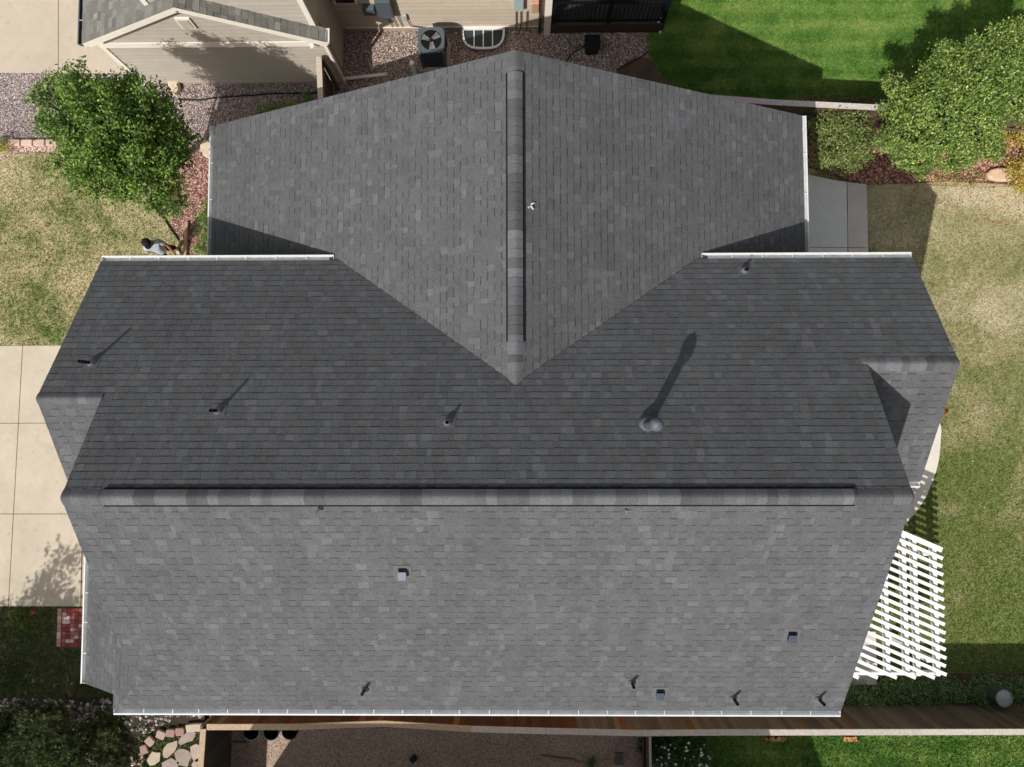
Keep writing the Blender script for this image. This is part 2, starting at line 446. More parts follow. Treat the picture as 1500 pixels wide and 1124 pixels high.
class Plane:
    def __init__(s, O, U, V): s.O = Vector(O); s.U = Vector(U).normalized(); s.V = Vector(V).normalized(); s.N = s.U.cross(s.V).normalized()
    def uv(s, P): d = Vector(P) - s.O; return (d.dot(s.U), d.dot(s.V))
    def hit(s, px, py, h=0.0): return onPlane(px, py, s.O + s.N * h, s.N)
PN = Plane((xRR, yN, zE), (-1, 0, 0), (0, -1, p))
PS = Plane((xL, yS, zSe), (1, 0, 0), (0, 1, ps))
PW = Plane((Xw, ywN, zW(Xw)), (0, -1, 0), (1, 0, kw))
PLS = Plane((xLL, -2.2, zlwS(-2.2)), (1, 0, 0), (0, 1, p))
PRS = Plane((xR, yre, zrwS(yre)), (1, 0, 0), (0, 1, p))
PGL = Plane((xgl, yg, zgl), (0, -1, 0), (1, 0, pgl))
PGR = Plane((xgr, yN - .3, zgr), (0, 1, 0), (-1, 0, pgr))
fN = lambda x, y: (x, y, zN(y)); fS = lambda x, y: (x, y, zS(y)); fW = lambda x, y: (x, y, zW(x))
fLS = lambda x, y: (x, y, zlwS(y)); fRS = lambda x, y: (x, y, zrwS(y))
fGL = lambda x, y: (x, y, zgl + pgl * (x - xgl)); fGR = lambda x, y: (x, y, zgr + pgr * (xgr - x))
roofs = [
 ('main_roof', PN, fN, [[(xLL, ywl), (vLx, ywl), (vLx, yN), (xLL, yN)], [(vLx, ywl), (xg, ywl), (xg, ym), (vLx, yN)],
    [(xg, ywl), (vRx, ywl), (vRx, yN), (xg, ym)], [(vRx, ywl), (xR, ywl), (xR, yN), (vRx, yN)],
    [(xR, ywr), (xRR, ywr), (xRR, yN), (xR, yN)], [(xL, Yr), (xR, Yr), (xR, ywl), (xL, ywl)]], 11, 'dark shaded north slope above the wide valley', [(xLL, yN), (xLL, ywl), (xL, ywl), (xL, Yr), (xR, Yr), (xR, ywr), (xRR, ywr), (xRR, yN), (vRx, yN), (xg, ym), (vLx, yN)]),
 ('south_roof', PS, fS, [[(xL, yS), (xR, yS), (xR, Yr), (xL, Yr)], [(Xc, yS), (xL, yS), (xL, yhip)]], 12, 'broad sunlit south slope dotted with vent pipes', [(xL, Yr), (xL, yhip), (Xc, yS), (xR, yS), (xR, Yr)]),
 ('west_roof', PW, fW, [[(Xw, ywS), (Xh, ywS), (xL, yhip), (xL, ywN), (Xw, ywN)], [(Xc, yS), (Xh, ywS), (Xc, ywS)]], 13, 'low side slope above the driveway', [(Xw, ywN), (Xw, ywS), (Xc, ywS), (Xc, yS), (xL, yhip), (xL, ywN)]),
 ('wing_roof', PLS, fLS, [[(xLL, -2.2), (xL + .01, -2.2), (xL + .01, ywl), (xLL, ywl)]], 14, 'small triangle of sunlit roof at the driveway end', [(xLL, ywl), (xLL, -2.2), (xL, -2.2), (xL, ywl)]),
 ('wing_roof', PRS, fRS, [[(xR - .01, yre), (xRR, yre), (xRR, ywr), (xR - .01, ywr)]], 15, 'small sunlit roof slope at the pergola end', [(xR, ywr), (xR, yre), (xRR, yre), (xRR, ywr)]),
 ('gable_roof', PGL, fGL, [[(xgl, yN - .3), (vLx, yN - .3), (vLx, yN), (xg, ym), (xg, yg), (xgl, yg)]], 16, 'sunlit west slope of the rear gable', None),
 ('gable_roof', PGR, fGR, [[(xgr, yN - .3), (vRx, yN - .3), (vRx, yN), (xg, ym), (xg, yg), (xgr, yg)]], 17, 'east slope of the rear gable', None),
]
def tri_fan_convex(poly): # split the gable polygon (non convex at the valley) into convex bits
    return [poly]
roof_objs = []
for name, pl, f, polys, seed, lab, outline in roofs:
    mb = MB(); uvp = []
    if name == 'gable_roof':
        a = xgl if pl is PGL else xgr; b = vLx if pl is PGL else vRx
        polys = [[(a, yN - .3), (b, yN - .3), (b, yg), (a, yg)], [(b, yN), (xg, ym), (xg, yg), (b, yg)]]
        outline = [(a, yN - .3), (b, yN - .3), (b, yN), (xg, ym), (xg, yg), (a, yg)]
    for q in polys: uvp.append([pl.uv(f(*c)) for c in q])
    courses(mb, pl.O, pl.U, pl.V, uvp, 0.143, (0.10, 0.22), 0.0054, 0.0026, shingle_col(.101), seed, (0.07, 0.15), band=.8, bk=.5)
    o = mb.build(name, M['shingle'], house); o['label'] = lab
    roof_objs.append(o)
    # decking slab below the shingles
    d = MB(); T = 0.14; n = len(outline); i0 = 0
    q = outline
    A = sum(q[i][0] * q[(i + 1) % n][1] - q[(i + 1) % n][0] * q[i][1] for i in range(n))
    if A < 0: q = q[::-1]
    top = [Vector(f(*c)) - pl.N * 0.003 for c in q]; bot = [t - Vector((0, 0, T)) for t in top]
    d.v = [tuple(t) for t in top + bot]
    d.f = [tuple(range(n)), tuple(range(2 * n - 1, n - 1, -1))] + [(k, n + k, n + (k + 1) % n, (k + 1) % n) for k in range(n)]
    d.c = [(1, 1, 1)] * len(d.f)
    d.build('roof_deck', M['fascia'], o)
R_N, R_S, R_W, R_LW, R_RW, R_GL, R_GR = roof_objs

# cut valleys either side of the rear gable
for vx, ro_ in ((vLx, R_GL), (vRx, R_GR)):
    MB().bar((vx, yN, zE + .010), (xg, ym, zgt + .010), .022, .006, (.05, .05, .052)).build('valley_flashing', M['shingle'], ro_)
# ridge caps
def capcol(r):
    k = r.choice([0.74, 0.86, 0.96, 1.02, 1.1, 1.22]) * r.uniform(0.95, 1.05)
    c = r.random()
    return (.114 * k * (1 - .02 * c), .114 * k, .114 * k * (1.02 + .06 * c))
def ridge_caps(name, a, b, n1, s1, n2, s2, parent, lift=0.0, w=0.155, e=0.145, seed=1, t=0.010, back=0):
    """a->b along ridge; n1/n2 unit down-slope directions on both sides"""
    mb = MB(); r = random.Random(seed); a = Vector(a); b = Vector(b); L = (b - a).length; d = (b - a) / L
    x = 0.0; up = Vector((0, 0, 1)); prev = None
    while x < L - 1e-4:
        ln = min(e, L - x); col = capcol(r)
        if prev is not None and r.random() < 0.25: col = prev
        prev = col
        pts = []
        for q, hh in ((a + d * x, 0.0 if back else t), (a + d * (x + ln), t if back else 0.0)):
            top = q + up * (lift + 0.012 + hh)
            rim = []
            for t_ in (-1, -.72, -.46, -.24, 0, .24, .46, .72, 1):
                n_ = n1 if t_ < 0 else n2; drop = -n_.z * w * (math.sqrt(t_ * t_ + .16) - .4) / .677
                rim.append(top + Vector((n_.x, n_.y, 0)) * w * abs(t_) - up * (drop + .002))
            pts.append(rim)
        for k in range(8):
            mb.face([pts[0][k], pts[1][k], pts[1][k + 1], pts[0][k + 1]], col)
        for rim in pts:
            mb.face(rim + [rim[-1] - up * .016, rim[0] - up * .016], col)
        for k in (0, 8):
            mb.face([pts[0][k], pts[0][k] - up * .016, pts[1][k] - up * .016, pts[1][k]], col)
        x += ln
    return mb.build(name, M['cap'], parent)
dnN = Vector((0, 1, -p)).normalized(); dnS = Vector((0, -1, -ps)).normalized()
def ridgepx(px): # x on the main ridge for a photo column
    q = onY(px, 729, Yr); return q.x
xv0, xv1 = ridgepx(150), ridgepx(1258)
ridge_caps('ridge_caps', (xL, Yr, zr), (xR, Yr, zr), dnN, 1, dnS, 1, R_S, seed=3)
def ridge_vent(a, b, n1, n2, seed, parent):
    a = Vector(a); b = Vector(b); up = Vector((0, 0, 1)); mb = MB(); w = .182
    d = (b - a).normalized()
    for n_, w_ in ((n1, w), (n2, w)):
        A = a + up * .012; B = b + up * .012
        lo = n_ * w_
        mb.hexa([A, B, B + lo, A + lo, A + up * .038, B + up * .038, B + lo + up * .032, A + lo + up * .032])
    v = mb.build('ridge_vent', M['ventblack'], parent)
    ridge_caps('vent_caps', a, b, n1, 1, n2, 1, parent, lift=.042, w=.150, e=.17, seed=seed)
    return v
ridge_vent((xv0, Yr, zr), (xv1, Yr, zr), dnN, dnS, 5, R_S)
gnL = Vector((-1, 0, -pgl)).normalized(); gnR = Vector((1, 0, -pgr)).normalized()
yv0 = onX(752, 104, xg); yv1 = onX(755, 500, xg)
def ygr(py): # y on gable ridge
    best = None; d = _ray(753, py); t = (zgt - HC) / d.z; return d.y * t
ridge_caps('ridge_caps', (xg, yg, zgt), (xg, ym - .05, zgt), gnR, 1, gnL, 1, R_GL, seed=8, back=1)
ridge_vent((xg, ygr(106), zgt), (xg, ygr(500), zgt), gnR, gnL, 9, R_GL)
ridge_caps('ridge_caps', (xLL, ywl, zN(ywl)), (xL + .02, ywl, zN(ywl)), dnN, 1, Vector((0, -1, -p)).normalized(), 1, R_LW, seed=21, w=.12)
ridge_caps('ridge_caps', (xRR, ywr, zN(ywr)), (xR - .1, ywr, zN(ywr)), dnN, 1, Vector((0, -1, -p)).normalized(), 1, R_RW, seed=22)
# hip caps at the south-west corner: woven shingles, thin strip
ha = Vector((Xc, yS, zSe)); hb = Vector((xL, yhip, zW(xL)))

# walls
wb = MB()
def profX(x0, x1, prof, col=(1, 1, 1)):
    n = len(prof); i = len(wb.v)
    for x in (x0, x1):
        for y, z in prof: wb.v.append((x, y, z))
    wb.f.append(tuple(i + k for k in range(n))[::-1]); wb.f.append(tuple(i + n + k for k in range(n)))
    wb.c += [col] * 2
    for k in range(n):
        wb.f.append((i + k, i + (k + 1) % n, i + n + (k + 1) % n, i + n + k)); wb.c.append(col)
def profY(y0, y1, prof, col=(1, 1, 1)):
    n = len(prof); i = len(wb.v)
    for y in (y0, y1):
        for x, z in prof: wb.v.append((x, y, z))
    wb.f.append(tuple(i + k for k in range(n))); wb.f.append(tuple(i + n + k for k in range(n))[::-1]); wb.c += [col] * 2
    for k in range(n):
        wb.f.append((i + k, i + n + k, i + n + (k + 1) % n, i + (k + 1) % n)); wb.c.append(col)
dz = .16
profX(xL + .25, xR - .3, [(yS + .45, -.3), (yN - .45, -.3), (yN - .45, zN(yN - .45) - dz), (Yr, zr - dz), (yS + .45, zS(yS + .45) - dz)])
profX(xLL + .3, xL + .24, [(-1.8, -.3), (yN - .45, -.3), (yN - .45, zN(yN - .45) - dz), (ywl, zN(ywl) - dz), (-1.8, zlwS(-1.8) - dz)])
profX(xR - .29, xRR - .3, [(yre + .4, -.3), (yN - .45, -.3), (yN - .45, zN(yN - .45) - dz), (ywr, zN(ywr) - dz), (yre + .4, zrwS(yre + .4) - dz)])
profY(yN - .5, yg - .3, [(xgl + .4, -.3), (xgr - .4, -.3), (xgr - .4, fGR(xgr - .4, 0)[2] - dz), (xg, zgt - dz), (xgl + .4, fGL(xgl + .4, 0)[2] - dz)])
profX(Xw + .5, xL + .22, [(ywS + .3, -.3), (-1.81, -.3), (-1.81, zW(Xw + .5) - dz), (ywS + .3, zW(Xw + .5) - dz)])
profX(Xc + .4, xL + .22, [(yS + .45, -.3), (ywS + .31, -.3), (ywS + .31, zW(Xc + .4) - dz - .06), (yS + .45, zW(Xc + .4) - dz - .06)])
wb.build('wall', M['soffit'], house)
# windows of the wings, seen only from the side
for (x, y, sx) in ((xRR - .29, 1.2, 1), (xgr - .39, 5.2, 1), (xgl + .39, 5.2, -1)):
    wmb = MB().box((x + sx * .02, y, 1.7), (.06, 1.3, 1.2)); w = wmb.build('window', M['vinyl'], house)
    MB().box((x + sx * .045, y, 1.7), (.03, 1.16, 1.06)).build('pane', M['glass'], w)

# garage doors and windows, seen only from beside the house
for (x, y, w_) in ((xLL + .3, .55, 4.0), (Xw + .5, (ywS + .3 - 1.81) / 2, 2.5)):
    fr_ = MB().box((x - .02, y, 1.09), (.04, w_ + .24, 2.26)).build('garage_door', M['trim'], house)
    for k in range(4): MB().box((x - .05, y, .28 + k * .53), (.03, w_, .51)).build('door_panel', M['vinyl'], fr_, bevel=.01)
for (x, y, z) in ((xLL + .3, .5, 4.0), (xRR - .3, .9, 4.0)):
    sx = 1 if x > 0 else -1
    w = MB().box((x + sx * .02, y, z), (.06, 1.3, 1.1)).build('window', M['vinyl'], house)
    MB().box((x + sx * .045, y, z), (.03, 1.16, .96)).build('pane', M['glass'], w)
for x, z in ((-5.2, 1.7), (-1.6, 1.7), (2.2, 1.7), (4.6, 1.7), (-3.4, 3.9), (3.2, 3.9)):
    w = MB().box((x, yS + .43, z), (1.2, .06, 1.1)).build('window', M['vinyl'], house)
    MB().box((x, yS + .405, z), (1.06, .03, .96)).build('pane', M['glass'], w)
# gutters
def gutter(a, b, out, parent=house, w=.115, h=.11, seed=1, spacing=.56, mat='white'):
    """a->b along the eave edge, out = unit horizontal direction away from the roof"""
    a = Vector(a); b = Vector(b); out = Vector(out); up = Vector((0, 0, 1)); t = .006; mb = MB()
    z0 = up * -.01
    back = [a + out * .004 + z0, b + out * .004 + z0]
    d = (b - a).normalized()
    def slab(o0, o1, zl, zh):
        mb.hexa([a + out * o0 + up * zl, b + out * o0 + up * zl, b + out * o1 + up * zl, a + out * o1 + up * zl,
                 a + out * o0 + up * zh, b + out * o0 + up * zh, b + out * o1 + up * zh, a + out * o1 + up * zh])
    slab(.004, .010, -h, -.012)                       # back
    slab(.010, w - .03, -h, -h + t)                   # floor
    # sloping front with rolled lip
    mb.hexa([a + out * (w - .03) + up * -h, b + out * (w - .03) + up * -h, b + out * (w - .024) + up * -h, a + out * (w - .024) + up * -h,
             a + out * (w - .012) + up * -.02, b + out * (w - .012) + up * -.02, b + out * (w) + up * -.02, a + out * (w) + up * -.02])
    slab(w - .024, w + .004, -.020, -.008)            # lip
    for q in (a, b):
        s_ = d * (.003 if q is a else -.003)
        mb.hexa([q + s_ + out * .01 + up * -h - d * .003, q + s_ + out * .01 + up * -h + d * .003, q + s_ + out * (w - .024) + up * -h + d * .003, q + s_ + out * (w - .024) + up * -h - d * .003,
                 q + s_ + out * .01 + up * -.013 - d * .003, q + s_ + out * .01 + up * -.013 + d * .003, q + s_ + out * (w - .01) + up * -.021 + d * .003, q + s_ + out * (w - .01) + up * -.021 - d * .003])
    g = mb.build('gutter', M[mat], parent)
    L = (b - a).length; n = int(L / spacing); r = random.Random(seed)
    for k in range(1, n):
        q = a + d * (L * k / n + r.uniform(-.03, .03))
        MB().bar(q + out * .006 + up * -.018, q + out * (w - .012) + up * -.014, .014, .005).build('gutter_hanger', M['zinc'], g)
    return g
gutter((Xc, yS, zSe), (xR, yS, zSe), (0, -1, 0), seed=2, mat='zinc')
gutter((Xw, ywN, zW(Xw)), (Xw, ywS, zW(Xw)), (-1, 0, 0), seed=3)
gutter((xLL, yN, zE), (vLx - .12, yN, zE), (0, 1, 0), seed=4)
gutter((vRx + .1, yN, zE), (xRR, yN, zE), (0, 1, 0), seed=5)
gutter((xgl, yN + .02, zgl), (xgl, yg, zgl), (-1, 0, 0), seed=6, w=.10, spacing=.7)
gutter((xgr, yN + .02, zgr), (xgr, yg, zgr), (1, 0, 0), seed=7, w=.10, spacing=.7)
gutter((xR + .35, yre, zrwS(yre)), (xRR, yre, zrwS(yre)), (0, -1, 0), seed=8)

# plumbing vents (pipe + cone flashing) placed on their roof plane
def vent_pipe(pl, base, h, label, r=.031, mat='black'):
    q = pl.hit(*base); e = empty('plumbing_vent', q); e.parent = house; e.location = q
    e['label'] = label
    fl = MB()
    ux = pl.U; uy = pl.V; s_ = .13
    c = q + pl.N * .016
    fl.hexa([c - ux * s_ - uy * s_ - pl.N * .004, c + ux * s_ - uy * s_ - pl.N * .004, c + ux * s_ + uy * s_ * .9 - pl.N * .004, c - ux * s_ + uy * s_ * .9 - pl.N * .004,
             c - ux * s_ - uy * s_, c + ux * s_ - uy * s_, c + ux * s_ + uy * s_ * .9, c - ux * s_ + uy * s_ * .9], (.115, .117, .12))
    fl.build('base_flashing', M['shingle'], e)
    cn = MB().lathe(q, [(.085, .0 - .05), (.075, .05), (r + .012, .10), (r + .001, .115)], 20)
    cn.build('collar', M['lead'], e, smooth=True)
    pp = MB().lathe(q, [(r, -.05), (r, h), (r - .008, h), (r - .008, h - .12)], 14)
    pp.build('pipe', M[mat], e, smooth=False)
vent_pipe(PN, (135, 532), .40, 'leaning black vent pipe nearest the driveway')
vent_pipe(PN, (320, 602), .33, 'black vent pipe second from the driveway')
vent_pipe(PN, (656, 619), .17, 'short vent pipe below the tip of the rear gable')
vent_pipe(PN, (1090, 397), .20, 'short vent pipe beside the rear gutter')
vent_pipe(PS, (535, 1009), .30, 'vent pipe nearest the south-west corner')
vent_pipe(PS, (925, 999), .30, 'vent pipe beside the low square vent')
vent_pipe(PS, (1073, 1022), .34, 'vent pipe above the south gutter')
vent_pipe(PS, (1197.5, 1023), .32, 'vent pipe at the south-east corner')
q = PN.hit(948, 622); fe = empty('flue_pipe', q); fe.parent = house; fe.location = q; fe['label'] = 'tall galvanised flue with a domed rain cap'
MB().lathe(q, [(.155, -.10), (.15, .02), (.11, .10), (.085, .12)], 28).build('storm_collar', M['dullgalv'], fe, smooth=True)
MB().lathe(q, [(.075, -.05), (.075, .80)], 24).build('flue', M['dullgalv'], fe, smooth=True)
MB().lathe(q, [(.085, .80), (.115, .83), (.115, .86), (.108, .90), (.085, .94), (.05, .968), (.015, .98), (0, .98)], 28).build('rain_cap', M['dullgalv'], fe, smooth=True)

def box_vent(pl, base, mat, label, s_=.074):
    q = pl.hit(*base); e = empty('roof_vent', q); e.parent = house; e.location = q; e['label'] = label
    U, V, N = pl.U, pl.V, pl.N
    pt = lambda a, b, c: q + U * a + V * b + N * c
    MB().hexa([pt(-.15, -.13, .010), pt(.15, -.13, .010), pt(.15, .16, .010), pt(-.15, .16, .010), pt(-.15, -.13, .016), pt(.15, -.13, .016), pt(.15, .16, .016), pt(-.15, .16, .016)], (.12, .12, .122)).build('flange', M['shingle'], e)
    MB().hexa([pt(-s_ * .85, -.08, .016), pt(s_ * .85, -.08, .016), pt(s_ * .85, .10, .016), pt(-s_ * .85, .10, .016), pt(-s_ * .85, -.08, .10), pt(s_ * .85, -.08, .10), pt(s_ * .85, .10, .04), pt(-s_ * .85, .10, .04)]).build('throat', M['ventblack'], e)
    h = MB(); h.hexa([pt(-s_, -.085, .105), pt(s_, -.085, .105), pt(s_, .075, .065), pt(-s_, .075, .065), pt(-s_, -.085, .125), pt(s_, -.085, .125), pt(s_, .075, .09), pt(-s_, .075, .09)])
    h.build('hood', M[mat], e, bevel=.01)
box_vent(PS, (590, 838), 'palevent', 'pale square hood vent in the middle of the south slope')
box_vent(PS, (1159, 930), 'slatevent', 'slate grey square vent nearest the pergola')
box_vent(PS, (966, 1014), 'slatevent', 'slate grey square vent low down by the south gutter')

# little roof anchors and scraps near the ridge
def scrap(pl, base, kind):
    q = pl.hit(*base, .02); mb = MB(); r = random.Random(int(base[0])); U, V, N = pl.U, pl.V, pl.N
    for k in range(5):
        a = q + U * r.uniform(-.06, .06) + V * r.uniform(-.04, .04) + N * r.uniform(0, .02)
        b = a + U * r.uniform(-.07, .07) + V * r.uniform(-.07, .07) + N * .015
        mb.bar(a, b, .022, .012)
    mb.build('ridge_anchor', M[kind], house)
scrap(PS, (468, 745), 'black'); scrap(PS, (920, 748), 'galv'); scrap(PGR, (778, 302), 'white')

# =================================================================== GROUND
def poly_px(pts, z=0.0): return [tuple(G(x, y, z)[:2]) for x, y in pts]
def smooth_poly(pts, n=4):
    """Catmull-Rom through the points"""
    out = []; m = len(pts)
    for i in range(m):
        p0, p1, p2, p3 = [Vector((*pts[(i + k) % m][:2], 0)) for k in (-1, 0, 1, 2)]
        for k in range(n):
            t = k / n
            q = .5 * ((2 * p1) + (p2 - p0) * t + (2 * p0 - 5 * p1 + 4 * p2 - p3) * t * t + (3 * p1 - p0 - 3 * p2 + p3) * t ** 3)
            out.append((q.x, q.y))
    return out
def sheet(name, poly, z, mat, kind='structure', th=.12, label=None, cat=None):
    poly = ccw(list(poly)); mb = MB(); n = len(poly)
    mb.v = [(x, y, z) for x, y in poly] + [(x, y, z - th) for x, y in poly]
    mb.f = [tuple(range(n))] + [(k, n + k, n + (k + 1) % n, (k + 1) % n) for k in range(n)]
    mb.c = [(1, 1, 1)] * len(mb.f)
    # triangulate concave cap robustly
    o = mb.build(name, mat); o['kind'] = kind
    if label: o['label'] = label
    return o
def inside(poly, P_):
    x, y = P_[:, 0], P_[:, 1]; res = np.zeros(len(P_), bool); n = len(poly)
    for i in range(n):
        x0, y0 = poly[i]; x1, y1 = poly[(i + 1) % n]
        c = ((y0 > y) != (y1 > y)) & (x < (x1 - x0) * (y - y0) / ((y1 - y0) if y1 != y0 else 1e-9) + x0)
        res ^= c
    return res
def scatter(poly, dens, seed, excl=()):
    r = np.random.default_rng(seed); a = np.array(poly); lo, hi = a.min(0), a.max(0)
    n = int(dens * np.prod(hi - lo)); P_ = r.uniform(lo, hi, (n, 2)); P_ = P_[inside(poly, P_)]
    for e in excl: P_ = P_[~inside(e, P_)]
    return P_
def pebbles(name, poly, dens, size, palette, z, seed, label, parent=None, excl=(), flat=.6, kind='stuff', mat='pebble'):
    P_ = scatter(poly, dens, seed, excl); n = len(P_); r = np.random.default_rng(seed + 1)
    s = r.uniform(size[0], size[1], n) * 0.5
    base = np.array([(1, 0, 0), (.5, .87, 0), (-.5, .87, 0), (-1, 0, 0), (-.5, -.87, 0), (.5, -.87, 0), (.45, .3, .9), (-.45, .35, .9), (0, -.5, .95)])
    faces = [(0, 1, 6), (1, 2, 7), (1, 7, 6), (2, 3, 7), (3, 4, 7), (4, 8, 7), (4, 5, 8), (5, 0, 6), (5, 6, 8), (6, 7, 8)]
    jit = r.uniform(.72, 1.28, (n, 9, 1)); V = base[None] * jit
    V = V * s[:, None, None] * np.stack([np.ones(n), r.uniform(.6, 1, n), r.uniform(flat * .7, flat * 1.2, n)], 1)[:, None, :]
    t = r.uniform(0, 6.28, n); c, sn = np.cos(t)[:, None], np.sin(t)[:, None]
    X = V[..., 0] * c - V[..., 1] * sn; Y = V[..., 0] * sn + V[..., 1] * c
    W = np.stack([X + P_[:, :1], Y + P_[:, 1:], V[..., 2] + z], 2)
    F = np.concatenate([W[:, list(f)] [:, None] for f in faces], 1).reshape(-1, 3, 3)
    pal = np.array([srgb(*c_)[:3] for c_ in palette]); cc = pal[r.integers(0, len(pal), n)] * r.uniform(.75, 1.2, (n, 1))
    o = quads_np(name, M[mat], F, np.repeat(cc, len(faces), 0), parent, 3)
    if parent is None: tag(o, label, 'gravel' if 'gravel' in name else 'stones', kind=kind)
    return o
def grass(name, poly, dens, h, mat, z, seed, label, excl=(), w=.012, tint=1.0):
    P_ = scatter(poly, dens, seed, excl); n = len(P_); r = np.random.default_rng(seed + 5)
    k = 3; P_ = np.repeat(P_, k, 0) + r.normal(0, .015, (n * k, 2)); n *= k
    t = r.uniform(0, 6.28, n); d = np.stack([np.cos(t), np.sin(t)], 1)
    ln = r.uniform(.5, 1.3, n) * h; lean = r.uniform(.2, 1.0, n)
    s = np.stack([-d[:, 1], d[:, 0]], 1) * w * r.uniform(.6, 1.4, n)[:, None]
    z0 = np.full(n, z - .005)
    a = np.concatenate([P_ - s, z0[:, None]], 1); b = np.concatenate([P_ + s, z0[:, None]], 1)
    tip = np.concatenate([P_ + d * (ln * lean)[:, None], (z + ln * (1.1 - .5 * lean))[:, None]], 1)
    V = np.stack([a, b, tip], 1)
    cc = np.ones((n, 3)) * (tint * r.uniform(.75, 1.35, n))[:, None]
    o = quads_np(name, M[mat], V, cc, None, 3); tag(o, label, 'grass', kind='stuff'); return o

# base ground
base = [(-60, -60), (60, -60), (60, 60), (-60, 60)]
sheet('ground', base, -.03, M['lawn_dry'], th=.5)
Z1, Z2, Z3, Z4 = 0.0, .004, .008, .012
# lawns
lawnL = poly_px([(-700, 262), (0, 240), (40, 222), (100, 228), (160, 240), (215, 290), (262, 330), (282, 380), (290, 520), (-700, 508)])
sheet('lawn', lawnL, Z1, M['lawn_dry'])
driveP = poly_px([(-700, 509), (0, 507), (260, 505), (260, 889), (123, 888), (0, 888), (-700, 888)])
sheet('driveway', driveP, .02, M['drive'])
jm = MB()
def jline(a, b, w=.014, z=.0215):
    a = G(*a); b = G(*b); jm.bar(Vector((a.x, a.y, z)), Vector((b.x, b.y, z)), w, .004)
jline((34, 506), (13, 888)); jline((-700, 622), (118, 620)); jline((-700, 753), (118, 753)); jline((121, 806), (119, 888), .03)
jline((-150, 506), (-190, 888)); jline((-400, 506), (-440, 888))
jo = jm.build('driveway_joints', M['joint']); jo['kind'] = 'structure'
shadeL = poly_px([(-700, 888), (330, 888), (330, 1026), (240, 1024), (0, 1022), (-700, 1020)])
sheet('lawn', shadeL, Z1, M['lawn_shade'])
rockbed = poly_px([(-700, 1020), (0, 1021), (240, 1023), (330, 1020), (330, 1064), (280, 1062), (235, 1075), (208, 1100), (200, 1140), (190, 1500), (-700, 1500)])
sheet('rock_bed', rockbed, Z2, M['darksoil'])
stoneyard = poly_px([(300, 1064), (280, 1060), (240, 1072), (212, 1098), (203, 1140), (196, 1400), (300, 1400)])
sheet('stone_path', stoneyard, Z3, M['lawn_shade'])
gravS = poly_px([(300, 1010), (940, 1010), (955, 1064), (955, 1500), (300, 1500)])
sheet('gravel_yard', gravS, Z2, M['gravel_brown'])
lawnS = poly_px([(955, 1050), (2200, 1050), (2200, 1500), (955, 1500)])
sheet('lawn', lawnS, Z1, M['lawn_green'])
lawnR = poly_px([(1262, 268), (1440, 275), (1560, 272), (2200, 272), (2200, 985), (1200, 985), (1200, 380), (1262, 380)])
sheet('lawn', lawnR, Z1, M['lawn_right'])
bedR = poly_px([(1170, 140), (2200, 140), (2200, 290), (1560, 275), (1440, 268), (1390, 266), (1262, 272), (1170, 240)])
sheet('mulch_bed', bedR, Z2, M['mulch'])
lawnN = poly_px([(950, -900), (946, 40), (948, 75), (968, 112), (1010, 136), (1060, 160), (2200, 165), (2200, -900)])
sheet('lawn', lawnN, Z1, M['lawn_green'])
hedgeP = poly_px([(1225, 988), (2200, 985), (2200, 1052), (1225, 1052)])
sheet('planting_bed', hedgeP, Z2, M['soil'])
bareP = smooth_poly(poly_px([(905, 104), (935, 84), (958, 92), (968, 112), (1012, 138), (1010, 160), (900, 150)]))
gravN = poly_px([(478, 30), (950, 30), (946, 60), (950, 80), (968, 112), (1010, 140), (1010, 240), (478, 240)])
sheet('gravel_bed', gravN, Z2, M['gravel_pink'])
sheet('bare_soil', bareP, Z4, M['soil'])
gravW = poly_px([(262, 100), (478, 100), (478, 240), (330, 260), (262, 250)])
sheet('gravel_bed', gravW, Z3, M['gravel_grey'])
drive2 = poly_px([(-700, -700), (330, -700), (330, 122), (205, 118), (190, 108), (-700, 104)])
sheet('neighbour_driveway', drive2, .02, M['drive2'])
jm = MB(); jline((88, -600), (86, 106)); jo = jm.build('driveway_joints', M['joint']); jo['kind'] = 'structure'
gravNW = poly_px([(-700, 104), (190, 107), (262, 118), (280, 250), (180, 222), (75, 214), (0, 212), (-700, 214)])
sheet('gravel_bed', gravNW, Z3, M['gravel_grey'])
pinkP = smooth_poly(poly_px([(-40, 250), (0, 236), (30, 224), (80, 222), (120, 226), (160, 232), (230, 234), (240, 222), (150, 216), (60, 212), (-40, 216)]), 3)
sheet('pink_gravel_path', pinkP, Z4, M['gravel_pink'])
mulchP = smooth_poly(poly_px([(235, 240), (315, 225), (330, 300), (330, 395), (283, 396), (262, 345), (248, 322), (262, 296)]), 3)
sheet('mulch_bed', mulchP, Z4, M['mulch'])
padP = poly_px([(1150, 247), (1183, 257), (1215, 264), (1240, 268), (1240, 400), (1150, 400)])
pad2 = poly_px([(1240.6, 268), (1268, 271), (1271, 400), (1240.6, 400)])
sheet('concrete_pad', padP, .06, M['slab'], th=.15); sheet('concrete_pad', pad2, .058, M['slab2'], th=.15)
jm = MB(); jline((1239, 268), (1241, 385), .012, .0615); jline((1150, 363), (1268, 364), .012, .0615); jo = jm.build('pad_joints', M['jointg']); jo['kind'] = 'structure'
patP = smooth_poly(poly_px([(1290, 560), (1355, 575), (1375, 618), (1376, 650), (1371, 685), (1361, 714), (1346, 742), (1325, 768), (1300, 800), (1240, 820), (1240, 600)]), 5)
pr = random.Random(4)
patP = [(x + pr.uniform(-.012, .012), y + pr.uniform(-.012, .012)) for x, y in patP]
sheet('patio', patP, .05, M['patio'], th=.15)
pslab = poly_px([(1200, 925), (1282, 925), (1284, 1003), (1200, 1003)])
sheet('patio_slab', pslab, .03, M['slab2'])

